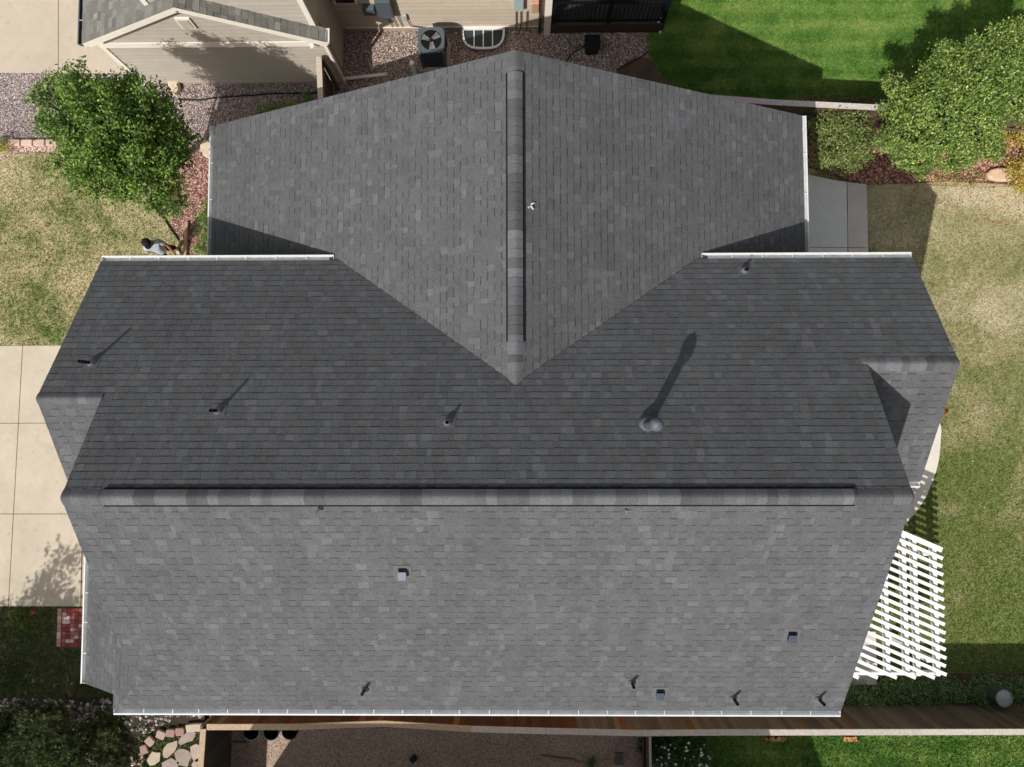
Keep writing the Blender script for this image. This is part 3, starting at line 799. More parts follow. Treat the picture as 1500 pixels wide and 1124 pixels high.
# grass blades and loose stones
grass('grass', [q for q in lawnL if 1] and poly_px([(-60, 242), (0, 240), (40, 222), (100, 228), (160, 240), (215, 290), (262, 330), (282, 380), (290, 508), (-60, 508)]), 900, .035, 'lawn_dry', Z1, 31, 'dry straw coloured grass with green patches beside the left driveway')
grass('grass', poly_px([(1262, 268), (1440, 275), (1560, 272), (1560, 985), (1200, 985), (1200, 380), (1262, 380)]), 900, .04, 'lawn_right', Z1, 32, 'patchy green and straw grass of the yard right of the house', excl=(patP,))
grass('grass', poly_px([(950, -60), (946, 40), (948, 75), (968, 112), (1010, 136), (1060, 160), (1560, 165), (1560, -60)]), 1100, .05, 'lawn_green', Z1, 33, 'lush green mown grass behind the rear fence')
grass('grass', poly_px([(955, 1050), (1560, 1050), (1560, 1180), (955, 1180)]), 1100, .06, 'lawn_green', Z1, 34, 'green grass along the outside of the south fence')
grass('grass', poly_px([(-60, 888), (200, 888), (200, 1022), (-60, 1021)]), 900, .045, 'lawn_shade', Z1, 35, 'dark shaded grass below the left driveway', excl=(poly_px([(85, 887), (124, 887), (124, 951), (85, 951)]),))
grass('grass', poly_px([(205, 1062), (296, 1062), (296, 1150), (205, 1150)]), 1500, .04, 'lawn_shade', Z3, 36, 'moss green ground cover between the flagstones')
pinkpal = [(166, 138, 128), (188, 164, 154), (126, 108, 102), (204, 188, 180), (144, 118, 108), (108, 98, 96), (222, 212, 204)]
greypal = [(160, 142, 138), (190, 176, 172), (124, 110, 110), (206, 194, 190), (142, 122, 118), (220, 214, 210)]
pebbles('gravel', poly_px([(478, 30), (950, 30), (946, 60), (950, 80), (968, 112), (1000, 134), (1000, 200), (478, 200)]), 1500, (.018, .042), pinkpal, Z2, 41, 'pink brown gravel round the air conditioner and window well', excl=(bareP,))
pebbles('gravel', poly_px([(-60, 106), (190, 108), (262, 120), (270, 232), (180, 218), (75, 212), (-60, 212)]), 1500, (.016, .036), greypal, Z3, 42, 'grey pink gravel between the two driveways')
pebbles('gravel', poly_px([(262, 118), (478, 118), (478, 200), (330, 240), (262, 232)]), 1300, (.016, .036), greypal + pinkpal, Z3, 43, 'fine gravel strip below the beige garage wall')
pebbles('gravel', pinkP, 1500, (.02, .045), [(214, 176, 166), (226, 198, 188), (196, 150, 142), (232, 214, 206)], Z4, 44, 'pale pink gravel curve at the top of the dry lawn')
pebbles('gravel', poly_px([(325, 1040), (930, 1040), (945, 1150), (325, 1150)]), 1300, (.012, .026), [(212, 182, 162), (222, 198, 180), (190, 160, 142), (230, 212, 198)], Z2, 45, 'fine brown gravel of the yard below the fence')
pebbles('mulch', mulchP, 700, (.03, .07), [(150, 106, 98), (124, 84, 78), (178, 138, 126), (200, 168, 154)], Z4, 46, 'red bark mulch at the foot of the left shrubs', flat=.4)
pebbles('mulch', poly_px([(1180, 200), (1560, 200), (1560, 262), (1440, 264), (1390, 264), (1262, 268), (1180, 240)]), 700, (.03, .07), [(150, 96, 84), (120, 72, 62), (196, 150, 128), (206, 168, 140)], Z2, 47, 'reddish bark mulch under the right hand tree', flat=.4)
pebbles('river_rocks', poly_px([(-60, 1023), (240, 1025), (310, 1022), (310, 1050), (262, 1052), (225, 1068), (200, 1095), (190, 1150), (100, 1150), (40, 1060), (-60, 1046)]), 120, (.05, .13), [(156, 150, 146), (132, 126, 122), (186, 178, 172), (146, 128, 118), (108, 104, 102), (196, 188, 180)], Z2, 48, 'rounded grey and white river rocks beside the left tree', flat=.75)

# fallen leaves
def litter(name, poly, dens, size, pal, z, seed, label):
    P_ = scatter(poly, dens, seed); n = len(P_); r = np.random.default_rng(seed)
    t = r.uniform(0, 6.28, n); s = r.uniform(size[0], size[1], n) * .5
    d = np.stack([np.cos(t), np.sin(t), r.uniform(-.3, .3, n)], 1) * s[:, None]
    e = np.stack([-np.sin(t), np.cos(t), r.uniform(-.3, .3, n)], 1) * s[:, None] * .6
    c = np.concatenate([P_, np.full((n, 1), z) + r.uniform(0, .015, (n, 1))], 1)
    V = np.stack([c - d, c - e, c + d, c + e], 1); pal = np.array([srgb(*q_)[:3] for q_ in pal])
    o = quads_np(name, M['litter'], V, pal[r.integers(0, len(pal), n)]); return tag(o, label, 'leaves', kind='stuff')
litter('fallen_leaves', poly_px([(1290, 240), (1560, 235), (1560, 330), (1430, 330), (1300, 280)]), 60, (.03, .07), [(214, 158, 128), (196, 128, 96), (226, 196, 150), (168, 96, 72)], .03, 51, 'orange fallen leaves under the yellow shrubs')
litter('fallen_leaves', poly_px([(1270, 330), (1560, 330), (1560, 980), (1390, 980), (1390, 600)]), 1.6, (.03, .05), [(214, 178, 128), (226, 216, 190), (168, 110, 72)], .045, 52, 'few pale leaves scattered over the right lawn')

# edging stones, flagstones, bricks
def stone_block(name, poly, z0, z1, col, mat, label=None, cat=None, group=None, parent=None, bev=.015):
    o = MB().prism(ccw(poly), z0, z1, col).build(name, M[mat], parent, bevel=bev)
    if label: tag(o, label, cat, group)
    return o
def blob(c, rx, ry, rot, r, n=11, jag=.14):
    out = []
    for k in range(n):
        t = 2 * math.pi * k / n; q = 1 + r.uniform(-jag, jag)
        x, y = rx * q * math.cos(t), ry * q * math.sin(t)
        out.append((c[0] + x * math.cos(rot) - y * math.sin(rot), c[1] + x * math.sin(rot) + y * math.cos(rot)))
    return out
r = random.Random(61)
sc_ = lambda *c: srgb(*c)[:3]
edge = [((292, 1064), .02, 'square pale edging stone touching the corner fence post'), ((281, 1065), .1, 'cream edging stone next to the one at the fence post'), ((266, 1070), .05, 'pink edging stone directly above the longest flagstone'), ((252, 1072), -.1, 'pinkish edging stone in the middle of the curved top row'),
        ((238, 1075), -.35, 'cream edging stone at the bend of the curve'), ((222, 1084), -.75, 'rusty pink edging stone turned at the bend'), ((213, 1096), -1.2, 'grey pink edging stone below the bend'), ((207, 1108), -1.45, 'dark pink edging stone low on the curve'), ((205, 1120), -1.55, 'lowest edging stone of the curved border')]
for (c, a, lab) in edge:
    g = G(*c); rr2 = [(g.x + (u_ * math.cos(a) - w_ * math.sin(a)) * r.uniform(.88, 1.08), g.y + (u_ * math.sin(a) + w_ * math.cos(a)) * r.uniform(.88, 1.08)) for u_, w_ in ((-.11, -.10), (.11, -.10), (.125, .0), (.11, .10), (-.11, .10), (-.12, .02))]
    k = r.uniform(.8, 1.05); base_c = r.choice([(182, 160, 148), (170, 138, 128), (190, 174, 158)])
    stone_block('edging_stone', rr2, 0, .11, tuple(k * v for v in sc_(*base_c)), 'stone', lab, 'stone', 'edging stones round the flagstone path')
flag = [((275, 1080), .26, .13, .5, 'flagstone just under the edging stones by the fence'), ((250, 1097), .27, .15, .9, 'long flagstone in the centre of the mossy patch'), ((269, 1109), .24, .26, .2, 'large peach flagstone of rounded triangle shape'), ((226, 1110), .24, .15, .7, 'grey flagstone nearest the curved edging'),
        ((251, 1120), .24, .2, .3, 'broad flagstone at the lower edge of the mossy patch'), ((289, 1101), .16, .26, .2, 'tall flagstone leaning against the side fence'), ((291, 1119), .16, .17, .1, 'square flagstone at the foot of the side fence')]
for c, a, b, ro, lab in flag:
    g = G(*c); k = r.uniform(.85, 1.05); cc = r.choice([(176, 158, 146), (160, 146, 138), (184, 168, 150)])
    stone_block('flagstone', blob((g.x, g.y), a * .95, b * .95, ro, r, 10, .2), 0, .045, tuple(k * v for v in sc_(*cc)), 'stone', lab, 'flagstone', 'flagstones of the mossy path', bev=.012)
# brick paving by the driveway
bp = MB(); br = random.Random(5); a0 = G(93, 891); a1 = G(121, 947)
nx, ny = 5, 10; wx = (G(123, 900).x - a0.x) / nx; wy = (a0.y - a1.y) / ny
for i in range(-1, nx):
    for j in range(ny):
        x = a0.x + (i + .5) * wx + (-.02 if i < 0 else 0); y = a0.y - (j + .5) * wy
        c = br.choice([(150, 80, 74), (160, 88, 80), (140, 70, 66), (172, 110, 102)]) if i >= 0 else (196, 140, 128)
        if br.random() < .3: c = (206, 180, 174)
        bp.box((x, y, .02 + br.uniform(-.004, .004)), (wx * .93, wy * .92, .05), br.uniform(-.02, .02), sc_(*c))
bo = bp.build('brick_paving', M['brick']); bo['kind'] = 'structure'; bo['label'] = 'red brick paving strip at the foot of the driveway'
# retaining blocks row beside the gravel
def block_row(pxs, y, w, labf, grp, hh=.16, yd=9):
    for k, x in enumerate(pxs):
        a = G(x - w / 2 + .5, y - yd / 2); b = G(x + w / 2 - .5, y + yd / 2)
        cc = r.choice([(196, 170, 156), (206, 176, 160), (182, 160, 150), (210, 186, 168)])
        stone_block('retaining_block', [(a.x, b.y), (b.x, b.y), (b.x, a.y), (a.x, a.y)], 0, hh, sc_(*cc), 'stone', labf[k], 'block', grp, bev=.02)
block_row([26, 44, 62, 80, 97], 212, 17, ['tan garden block beside the yellow shrub', 'second garden block from the yellow shrub', 'middle garden block between gravel and pink path', 'garden block next to the one under the tree edge', 'garden block half under the edge of the left tree'], 'blocks between the gravel bed and the pink path')
for c, lab in (((258, 128), 'pale boulder at the left foot of the garage wall'), ((306, 220), 'pale grey block beside the west gutter')):
    g = G(*c); stone_block('boulder', blob((g.x, g.y), .17, .26, .1, r, 9, .12), 0, .18, sc_(206, 188, 166), 'stone', lab, 'boulder', bev=.04)
g = G(1462, 258); stone_block('boulder', blob((g.x, g.y), .38, .2, .05, r, 11, .1), 0, .16, sc_(206, 176, 150), 'stone', 'flat pinkish boulder at the edge of the right mulch bed', 'boulder', bev=.05)

# =================================================================== FENCES
def fence(name, pts, H, label, bw=.145, cols=None, side=1, capcols=None, seed=1, thick=.02, capw=.135, post_every=2.4, gap=.004):
    """pts: world xy path; boards on `side` of the rails"""
    f = empty(name, (pts[0][0], pts[0][1], 0)); tag(f, label, 'fence'); rr = random.Random(seed)
    bm_, cm, pm, rm = MB(), MB(), [], []
    for a, b in zip(pts[:-1], pts[1:]):
        a = Vector((*a, 0)); b = Vector((*b, 0)); d = b - a; L = d.length; d /= L; nrm = Vector((-d.y, d.x, 0)) * side
        n = max(1, int(L / (bw + gap))); ang = math.atan2(d.y, d.x)
        for k in range(n):
            c = a + d * (L * (k + .5) / n) + nrm * (.03 + rr.uniform(-.002, .002)); col = cols(rr, c)
            bm_.box((c.x, c.y, H / 2 - .02), (L / n - gap, thick, H - .06), ang, col)
        for z in (.35, H - .3): rm.append(MB().bar(a + Vector((0, 0, z)) - nrm * .02, b + Vector((0, 0, z)) - nrm * .02, .04, .09, (.17, .12, .08)))
        m = max(1, round(L / 2.4))
        for k in range(m):
            s_, e_ = a + d * (L * k / m), a + d * (L * (k + 1) / m - .004)
            cc = capcols(rr, (s_ + e_) / 2)
            cm.bar(s_ + Vector((0, 0, H + .0)), e_ + Vector((0, 0, H + .0)), capw, .035, cc)
            pm.append(s_ - nrm * .06)
    bm_.build('boards', M['wood'], f); [q_.build('rail', M['wood'], f) for q_ in rm]; cm.build('cap', M['woodcap'], f)
    for q_ in pm: MB().box((q_.x, q_.y, H / 2 - .03), (.09, .09, H - .04), 0, (.16, .12, .08)).build('post', M['wood'], f)
    return f
FH = 1.8
capS = [(303, 1065), (430, 1065), (560, 1060), (690, 1068), (800, 1071), (940, 1074), (1050, 1073), (1500, 1072), (1900, 1071)]
ptsS = [tuple(G(x, y, FH)[:2]) for x, y in capS]
def colS(rr, c):
    t = (c.x - ptsS[0][0]) / 14
    k = rr.uniform(.6, 1.15)
    if rr.random() < .07: return tuple(v * rr.uniform(.8, 1.1) for v in sc_(128, 84, 54))
    if t < .62: return tuple(k * v for v in sc_(92, 52, 34))
    return tuple(k * v for v in sc_(116, 100, 88))
def capS_(rr, c):
    t = (c.x - ptsS[0][0]) / 14; k = rr.uniform(.92, 1.08)
    return tuple(k * v for v in (sc_(176, 154, 128) if t < .44 else sc_(186, 176, 168)))
fence('wooden_fence', ptsS, FH, 'long brown board fence running below the south gutter', cols=colS, capcols=capS_, side=1, seed=3)
# side fence of the yard, running away from the corner post
ptsSW = [tuple(G(x, y, FH)[:2]) for x, y in ((298, 1068), (294, 1124), (280, 1400))]
fence('wooden_fence', ptsSW, FH, 'short grey brown side fence beside the flagstones', cols=lambda rr, c: tuple(rr.uniform(.7, 1.1) * v for v in sc_(92, 84, 78)), capcols=lambda rr, c: sc_(178, 156, 134), side=1, seed=4)
ptsN = [tuple(G(x, y, FH)[:2]) for x, y in ((1000, 140), (1130, 150), (1290, 158), (1500, 152), (1900, 146))]
fence('wooden_fence', ptsN, FH, 'rear board fence with pale cap between the green lawn and the shrubs', cols=lambda rr, c: tuple(rr.uniform(.6, 1.1) * v for v in sc_(92, 72, 62)), capcols=lambda rr, c: tuple(rr.uniform(.92, 1.06) * v for v in sc_(196, 186, 176)), side=-1, seed=5)
ptsG = [tuple(G(x, y, 1.7)[:2]) for x, y in ((467, 84), (470, 150), (472, 210))]
fence('wooden_fence', ptsG, 1.7, 'short dark fence joining the garage corner to the rear gable', cols=lambda rr, c: tuple(rr.uniform(.6, 1.0) * v for v in sc_(70, 62, 56)), capcols=lambda rr, c: sc_(190, 176, 160), side=-1, seed=6)
# white-ish short fence by the flowers
ptsF = [tuple(G(x, y, .9)[:2]) for x, y in ((953, 1078), (953, 1160))]
ptsF = [tuple(G(x, y, 1.3)[:2]) for x, y in ((952, 1079), (953, 1170))]
fence('wooden_fence', ptsF, 1.3, 'thin grey fence left of the white flowering bush', cols=lambda rr, c: tuple(rr.uniform(.7, 1.0) * v for v in sc_(70, 58, 52)), capcols=lambda rr, c: sc_(176, 168, 164), side=1, seed=7, capw=.06)

# =================================================================== VEGETATION
def leafcloud(name, mat, centers, n, size, pal, seed, parent, shell=.65, flat=0.35, aspect=.55, ground=None):
    """centers: list of (x,y,z,rx,ry,rz) clumps; leaves gather in sprays on them"""
    r_ = np.random.default_rng(seed); C_ = np.array(centers); w = (C_[:, 3] * C_[:, 4]) ** 1.0; w /= w.sum()
    ns = n // 7
    idx = r_.choice(len(C_), ns, p=w); d = r_.normal(size=(ns, 3)); d /= np.linalg.norm(d, axis=1)[:, None]
    rad = shell + (1.08 - shell) * r_.random(ns) ** .7
    S = C_[idx, :3] + d * C_[idx, 3:] * rad[:, None]
    tw = d + r_.normal(0, .5, (ns, 3)); tw /= np.linalg.norm(tw, axis=1)[:, None]
    k = 7
    base_ = np.repeat(S, k, 0); t_ = np.repeat(tw, k, 0); n2 = len(base_)
    along = r_.uniform(-1.6, 1.6, n2)[:, None] * size * 1.3
    pos = base_ + t_ * along + r_.normal(0, size * .45, (n2, 3))
    dirv = t_ * .5 + r_.normal(0, .8, (n2, 3)); dirv[:, 2] -= .2; dirv /= np.linalg.norm(dirv, axis=1)[:, None]
    nr = np.repeat(d, k, 0) * .6 + r_.normal(0, .45, (n2, 3)); nr[:, 2] += .65
    e = np.cross(dirv, nr); e /= np.linalg.norm(e, axis=1)[:, None] + 1e-9
    s = size * r_.uniform(.6, 1.25, n2)[:, None]
    V = np.stack([pos - dirv * s * .5, pos + e * s * aspect * .5, pos + dirv * s * .5, pos - e * s * aspect * .5], 1)
    if ground is not None: V[..., 2] = np.maximum(V[..., 2], ground)
    P2 = np.array([srgb(*c)[:3] for c in pal]); ci = np.repeat(r_.integers(0, len(P2), ns), k)
    mixr = r_.random(n2) < .35; ci = np.where(mixr, r_.integers(0, len(P2), n2), ci)
    cc = P2[ci] * r_.uniform(.7, 1.3, (n2, 1))
    return quads_np(name, M[mat], V, cc, parent)
def limbs(mb, base, centers, r0, rr):
    bx = Vector(base); top = Vector((sum(c[0] for c in centers) / len(centers), sum(c[1] for c in centers) / len(centers), sum(c[2] for c in centers) / len(centers)))
    mid = bx.lerp(top, .45) + Vector((rr.uniform(-.1, .1), rr.uniform(-.1, .1), 0))
    mb.tube([bx - Vector((0, 0, .1)), bx.lerp(mid, .5), mid, mid.lerp(top, .7)], [r0 * 1.3, r0, r0 * .75, r0 * .4], 9)
    for c in centers:
        s_ = bx.lerp(mid, rr.uniform(.6, 1)); e_ = Vector(c[:3])
        m_ = s_.lerp(e_, .5) + Vector((0, 0, rr.uniform(.05, .25)))
        mb.tube([s_, m_, e_], [r0 * .45, r0 * .28, r0 * .1], 6)
        for k in range(3):
            q_ = e_ + Vector((rr.uniform(-1, 1) * c[3] * .8, rr.uniform(-1, 1) * c[4] * .8, rr.uniform(0, 1) * c[5] * .8))
            mb.tube([m_.lerp(e_, .6), q_], [r0 * .16, r0 * .04], 5)
def tree(name, base, centers, nleaf, size, pal, seed, label, cat='tree', r0=.09, mat='leaf', **kw):
    rr = random.Random(seed); t = empty(name, base); tag(t, label, cat)
    mb = MB(); limbs(mb, base, centers, r0, rr); mb.build('trunk', M['bark'], t)
    leafcloud('crown', mat, centers, nleaf, size, pal, seed, t, **kw)
    return t
def crown(px, seed, n, zr_, rad, zflat=.8, spread=1.0):
    """clump centres inside a photo outline given as (px,py,radius m,height)"""
    rr = random.Random(seed); out = []
    for (x, y, ra, z) in px:
        g = G(x, y, z); out.append((g.x, g.y, z, ra, ra, ra * zflat))
        for k in range(n):
            t = rr.uniform(0, 6.28); q_ = ra * rr.uniform(.6, 1.22)
            s_ = ra * rr.uniform(.22, .5)
            out.append((g.x + math.cos(t) * q_, g.y + math.sin(t) * q_, z + rr.uniform(-.5, .55) * ra, s_, s_, s_ * .7))
    return out
green1 = [(84, 116, 42), (108, 140, 50), (62, 90, 36), (128, 156, 62), (92, 122, 46), (66, 94, 40), (142, 166, 78)]
cT = []; rt = random.Random(71); Ct = Vector((-8.72, 6.28, 3.9))
for k_ in range(34):
    zz_ = 1 - 2 * (k_ + .5) / 34; ph_ = k_ * 2.39996; rr_ = math.sqrt(1 - zz_ * zz_)
    d_ = Vector((rr_ * math.cos(ph_), rr_ * math.sin(ph_), zz_)); lump = rt.uniform(.92, 1.14)
    q_ = Ct + Vector((d_.x * .88, d_.y * .78, d_.z * 1.02)) * lump; s_ = rt.uniform(.32, .48)
    if d_.z < -.75: continue
    cT.append((q_.x, q_.y, q_.z, s_, s_, s_ * .8))
    for m_ in range(3):
        e_ = Vector((rt.gauss(0, 1), rt.gauss(0, 1), rt.gauss(0, 1))).normalized(); s2_ = rt.uniform(.12, .24)
        w_ = q_ + (e_ + d_ * .8) * s_ * .95
        cT.append((w_.x, w_.y, w_.z, s2_, s2_, s2_ * .8))
cT += [(-8.8, 6.3, 3.4, .9, .85, .9), (-9.75, 7.05, 4.4, .38, .38, .33), (-8.15, 5.25, 2.8, .38, .38, .33)]
tree('leafy_tree', (-9.35, 7.0, 0), cT, 56000, .075, green1, 72, 'dense dark green tree casting its shadow on the beige garage wall', r0=.08)
green2 = [(116, 146, 62), (138, 164, 78), (92, 118, 52), (164, 180, 96), (122, 150, 68), (70, 94, 42), (182, 190, 112), (100, 130, 58)]
cR = crown([(1340, 190, .55, 3.0), (1390, 160, .6, 3.4), (1440, 125, .62, 3.7), (1385, 220, .45, 2.4), (1330, 222, .34, 2.2), (1340, 140, .36, 3.1), (1395, 112, .34, 3.4), (1435, 190, .5, 2.9), (1480, 85, .45, 3.6), (1485, 145, .45, 3.3), (1530, 110, .6, 3.4), (1580, 150, .7, 3.2), (1308, 160, .26, 2.6), (1362, 102, .2, 3.2), (1385, 75, .18, 3.4), (1425, 78, .28, 3.6), (1465, 52, .22, 3.6), (1300, 205, .22, 2.2), (1308, 125, .18, 2.9), (1410, 235, .24, 2.2), (1455, 215, .24, 2.4), (1350, 245, .2, 1.9), (1500, 50, .3, 3.6)], 73, 8, 0, 0)
g = G(1400, 235)
tree('leafy_tree', (11.2, 7.6, 0), cR, 82000, .062, green2, 74, 'broad light green tree at the upper right edge over the rear fence', r0=.11)
cS = crown([(1228, 200, .55, 1.6), (1212, 222, .36, 1.2), (1252, 222, .38, 1.2), (1252, 182, .36, 1.5), (1212, 182, .36, 1.4), (1268, 200, .26, 1.2), (1232, 240, .26, .9)], 75, 5, 0, 0)
tree('shrub', tuple(G(1230, 205)), cS, 14000, .058, [(104, 128, 62), (138, 156, 84), (84, 106, 50), (162, 168, 104), (160, 140, 100), (96, 120, 58), (120, 142, 70)], 76, 'mottled green shrub between the east gutter and the big tree', 'shrub', r0=.04)
# shadow throwing tree outside the left edge, and the dark tree of the lower left corner
def pine(base, centers, n, seed, label, ln=.16, pal=((62, 76, 40), (78, 92, 46), (48, 60, 34), (96, 108, 58))):
    rr = random.Random(seed); t = empty('pine_tree', base); tag(t, label, 'tree')
    mb = MB(); limbs(mb, base, centers, .09, rr); mb.build('trunk', M['bark'], t)
    r_ = np.random.default_rng(seed); C_ = np.array(centers); w = C_[:, 3] ** 2; w /= w.sum()
    idx = r_.choice(len(C_), n, p=w); d = r_.normal(size=(n, 3)); d[:, 2] = np.abs(d[:, 2]) * .8; d /= np.linalg.norm(d, axis=1)[:, None]
    S = C_[idx, :3] + d * C_[idx, 3:] * r_.uniform(.45, 1.05, n)[:, None]
    k = 26; P_ = np.repeat(S, k, 0); ax = np.repeat(d * .7 + r_.normal(0, .3, (n, 3)) + [0, 0, .4], k, 0); ax /= np.linalg.norm(ax, axis=1)[:, None]
    P_ = P_ + ax * r_.uniform(-.5, .5, len(P_))[:, None] * ln * 1.2
    nd = ax * .6 + r_.normal(0, .6, (len(P_), 3)); nd /= np.linalg.norm(nd, axis=1)[:, None]
    e = np.cross(nd, r_.normal(size=(len(P_), 3))); e /= np.linalg.norm(e, axis=1)[:, None]
    L_ = ln * r_.uniform(.6, 1.1, len(P_))[:, None] * .55
    V = np.stack([P_ - e * .0055, P_ + e * .0055, P_ + nd * L_], 1)
    pal = np.array([srgb(*c)[:3] for c in pal]); cc = np.repeat(pal[r_.integers(0, len(pal), n)], k, 0) * r_.uniform(.75, 1.25, (len(P_), 1))
    quads_np('crown', M['needle'], V, cc, t, 3)
    return t
cP = crown([(60, 1090, .75, 2.2), (20, 1060, .5, 1.7), (110, 1075, .5, 1.8), (130, 1110, .6, 1.9), (40, 1130, .6, 2.3), (160, 1090, .36, 1.4), (100, 1140, .7, 2.3), (-30, 1100, .7, 2.1), (85, 1045, .3, 1.3), (170, 1060, .28, 1.0)], 77, 5, 0, 0, .6)
cP += crown([(150, 1058, .42, 1.4), (185, 1095, .4, 1.3), (190, 1120, .4, 1.4), (60, 1050, .4, 1.4), (10, 1085, .5, 1.9)], 79, 4, 0, 0, .6)
pine(tuple(G(75, 1080)), cP, 4600, 78, 'dark olive pine in the lower left corner')
# small shrubs
def small_shrub(name, items, n, size, pal, seed, label, cat='shrub'):
    cs = [(*G(x, y, z), ra, ra, ra * zf) for (x, y, z, ra, zf) in items]
    b = G(items[0][0], items[0][1]); t = empty(name, tuple(b)); tag(t, label, cat)
    rr = random.Random(seed); mb = MB(); limbs(mb, tuple(b), cs, .02, rr); mb.build('stem', M['bark'], t)
    leafcloud('foliage', 'leaf', cs, n, size, pal, seed, t, shell=.3, ground=.01)
lg = [(104, 140, 56), (128, 160, 72), (84, 118, 46), (146, 172, 84)]
small_shrub('shrub', [(300, 320, .4, .26, .9), (302, 345, .35, .26, .8), (292, 365, .25, .2, .7), (306, 375, .25, .22, .7), (303, 300, .3, .16, .7)], 2600, .05, lg, 81, 'bright green shrub squeezed between mulch and the west gutter')
small_shrub('ground_shrub', [(240, 285, .25, .22, .7), (250, 300, .2, .18, .6), (232, 300, .15, .16, .5)], 1100, .045, [(96, 122, 56), (120, 140, 70), (84, 104, 50)], 82, 'low green plant at the tip of the mulch bed')
small_shrub('conifer', [(449, 141, .5, .16, 1.6), (450, 146, .2, .18, .8)], 900, .035, [(64, 108, 44), (84, 130, 54)], 83, 'small upright green conifer by the gable rake', 'shrub')
small_shrub('shrub', [(395, 163, .3, .2, .7), (410, 158, .25, .18, .7), (380, 168, .2, .15, .7), (425, 152, .3, .12, 1.0)], 1400, .045, [(110, 150, 50), (140, 176, 64), (90, 126, 44)], 84, 'yellow green shrub peeping over the west rake of the gable')
small_shrub('shrub', [(3, 217, .3, .22, .8), (-12, 212, .3, .25, .8)], 900, .045, [(176, 182, 60), (200, 200, 84), (150, 160, 52)], 85, 'small yellow shrub at the left picture edge')
yl = [(200, 180, 84), (214, 196, 96), (170, 164, 72), (206, 150, 84), (150, 150, 66)]
small_shrub('shrub', [(1480, 205, .7, .30, .6), (1500, 190, .8, .32, .6), (1515, 215, .6, .3, .6), (1465, 195, .5, .2, .6)], 2000, .055, yl, 86, 'golden yellow shrub above the dark hollow at the right edge')
small_shrub('shrub', [(1495, 260, .5, .3, .6), (1510, 235, .6, .3, .6), (1484, 245, .35, .2, .6), (1500, 275, .3, .2, .5)], 2000, .055, yl, 87, 'golden yellow shrub right of the flat boulder')
small_shrub('ground_shrub', [(1400, 262, .12, .2, .4), (1425, 266, .12, .2, .4), (1375, 262, .12, .18, .4), (1440, 258, .12, .15, .4)], 900, .04, [(176, 156, 100), (196, 170, 120), (150, 140, 84)], 88, 'straw coloured ground plants left of the flat boulder')
small_shrub('weeds', [(24, 902, .1, .16, .5), (32, 915, .08, .14, .5), (14, 912, .08, .12, .5)], 700, .035, [(120, 138, 60), (90, 112, 46)], 89, 'tuft of light weeds below the driveway edge', 'plant')
small_shrub('flower_plant', [(48, 897, .08, .05, .8)], 90, .03, [(206, 96, 48), (186, 72, 40)], 90, 'tiny orange plant below the driveway edge', 'plant')
small_shrub('flower_plant', [(1384, 604, .1, .06, .8)], 110, .035, [(206, 110, 60), (186, 82, 48)], 93, 'small rust coloured plant beside the right wing', 'plant')
small_shrub('shrub', [(866, 1120, .2, .12, .7), (869, 1114, .2, .09, .7)], 350, .045, [(96, 150, 66), (70, 120, 50)], 91, 'small green plant alone in the brown gravel yard', 'plant')
small_shrub('shrub', [(943, 1087, .3, .12, .8), (940, 1098, .3, .12, .8), (946, 1106, .2, .1, .8)], 700, .045, [(60, 92, 44), (78, 112, 52)], 92, 'dark green shrub left of the thin grey fence')
# white flowering bush
cs = [(*G(x, y, .55), ra, ra, .3) for x, y, ra in ((975, 1095, .32), (1000, 1092, .34), (1022, 1098, .3), (985, 1115, .34), (1012, 1118, .34), (965, 1112, .2), (1030, 1115, .22))]
fb = empty('flowering_bush', tuple(G(998, 1100))); tag(fb, 'green bush covered with white flowers beside the south fence', 'bush')
mb = MB(); limbs(mb, tuple(G(998, 1100)), cs, .02, random.Random(1)); mb.build('stem', M['bark'], fb)
leafcloud('foliage', 'leaf', cs, 7000, .05, [(54, 84, 40), (72, 104, 50), (44, 70, 36), (90, 122, 60)], 95, fb, shell=.4)
fr = random.Random(9)
fm = MB()
for k in range(60):
    c = fr.choice(cs); t = fr.uniform(0, 6.28); q_ = fr.uniform(0, .95)
    P0 = Vector((c[0] + math.cos(t) * c[3] * q_, c[1] + math.sin(t) * c[4] * q_, c[2] + c[5] * math.sqrt(1 - q_ * q_) + .03))
    rad = fr.uniform(.016, .034); col = fr.choice([(.8, .8, .74), (.72, .74, .66), (.8, .76, .6)])
    for j in range(5):
        a = 6.283 * j / 5 + t; d1 = Vector((math.cos(a), math.sin(a), .25)); d2 = Vector((math.cos(a + .6), math.sin(a + .6), .15)); d3 = Vector((math.cos(a - .6), math.sin(a - .6), .15))
        fm.face([P0, P0 + d3 * rad * .8, P0 + d1 * rad * 1.25, P0 + d2 * rad * .8], col)
fm.build('flowers', M['flower'], fb)
def flower_patch(cx, cy, w, seed, label):
    e = empty('flowers', tuple(G(cx, cy))); tag(e, label, 'flowers'); rr = random.Random(seed); mb = MB()
    cs = []
    for k in range(7):
        g = G(cx + rr.uniform(-w, w), cy + rr.uniform(-2, 2), .15); cs.append((g.x, g.y, .15, .08, .08, .1))
    leafcloud('foliage', 'leaf', cs, 500, .04, [(70, 104, 50), (54, 86, 40)], seed, e, shell=.2)
    for k in range(38):
        g = G(cx + rr.uniform(-w, w), cy + rr.uniform(-2.5, 2.5), .26); P0 = g; rad = rr.uniform(.015, .028)
        col = rr.choice([sc_(226, 150, 84), sc_(206, 120, 60), sc_(232, 186, 130)])
        for j in range(4):
            a = 1.57 * j + k; mb.face([P0, P0 + Vector((math.cos(a - .5), math.sin(a - .5), .2)) * rad, P0 + Vector((math.cos(a), math.sin(a), .3)) * rad * 1.4, P0 + Vector((math.cos(a + .5), math.sin(a + .5), .2)) * rad], col)
    mb.build('blossom', M['flower'], e)
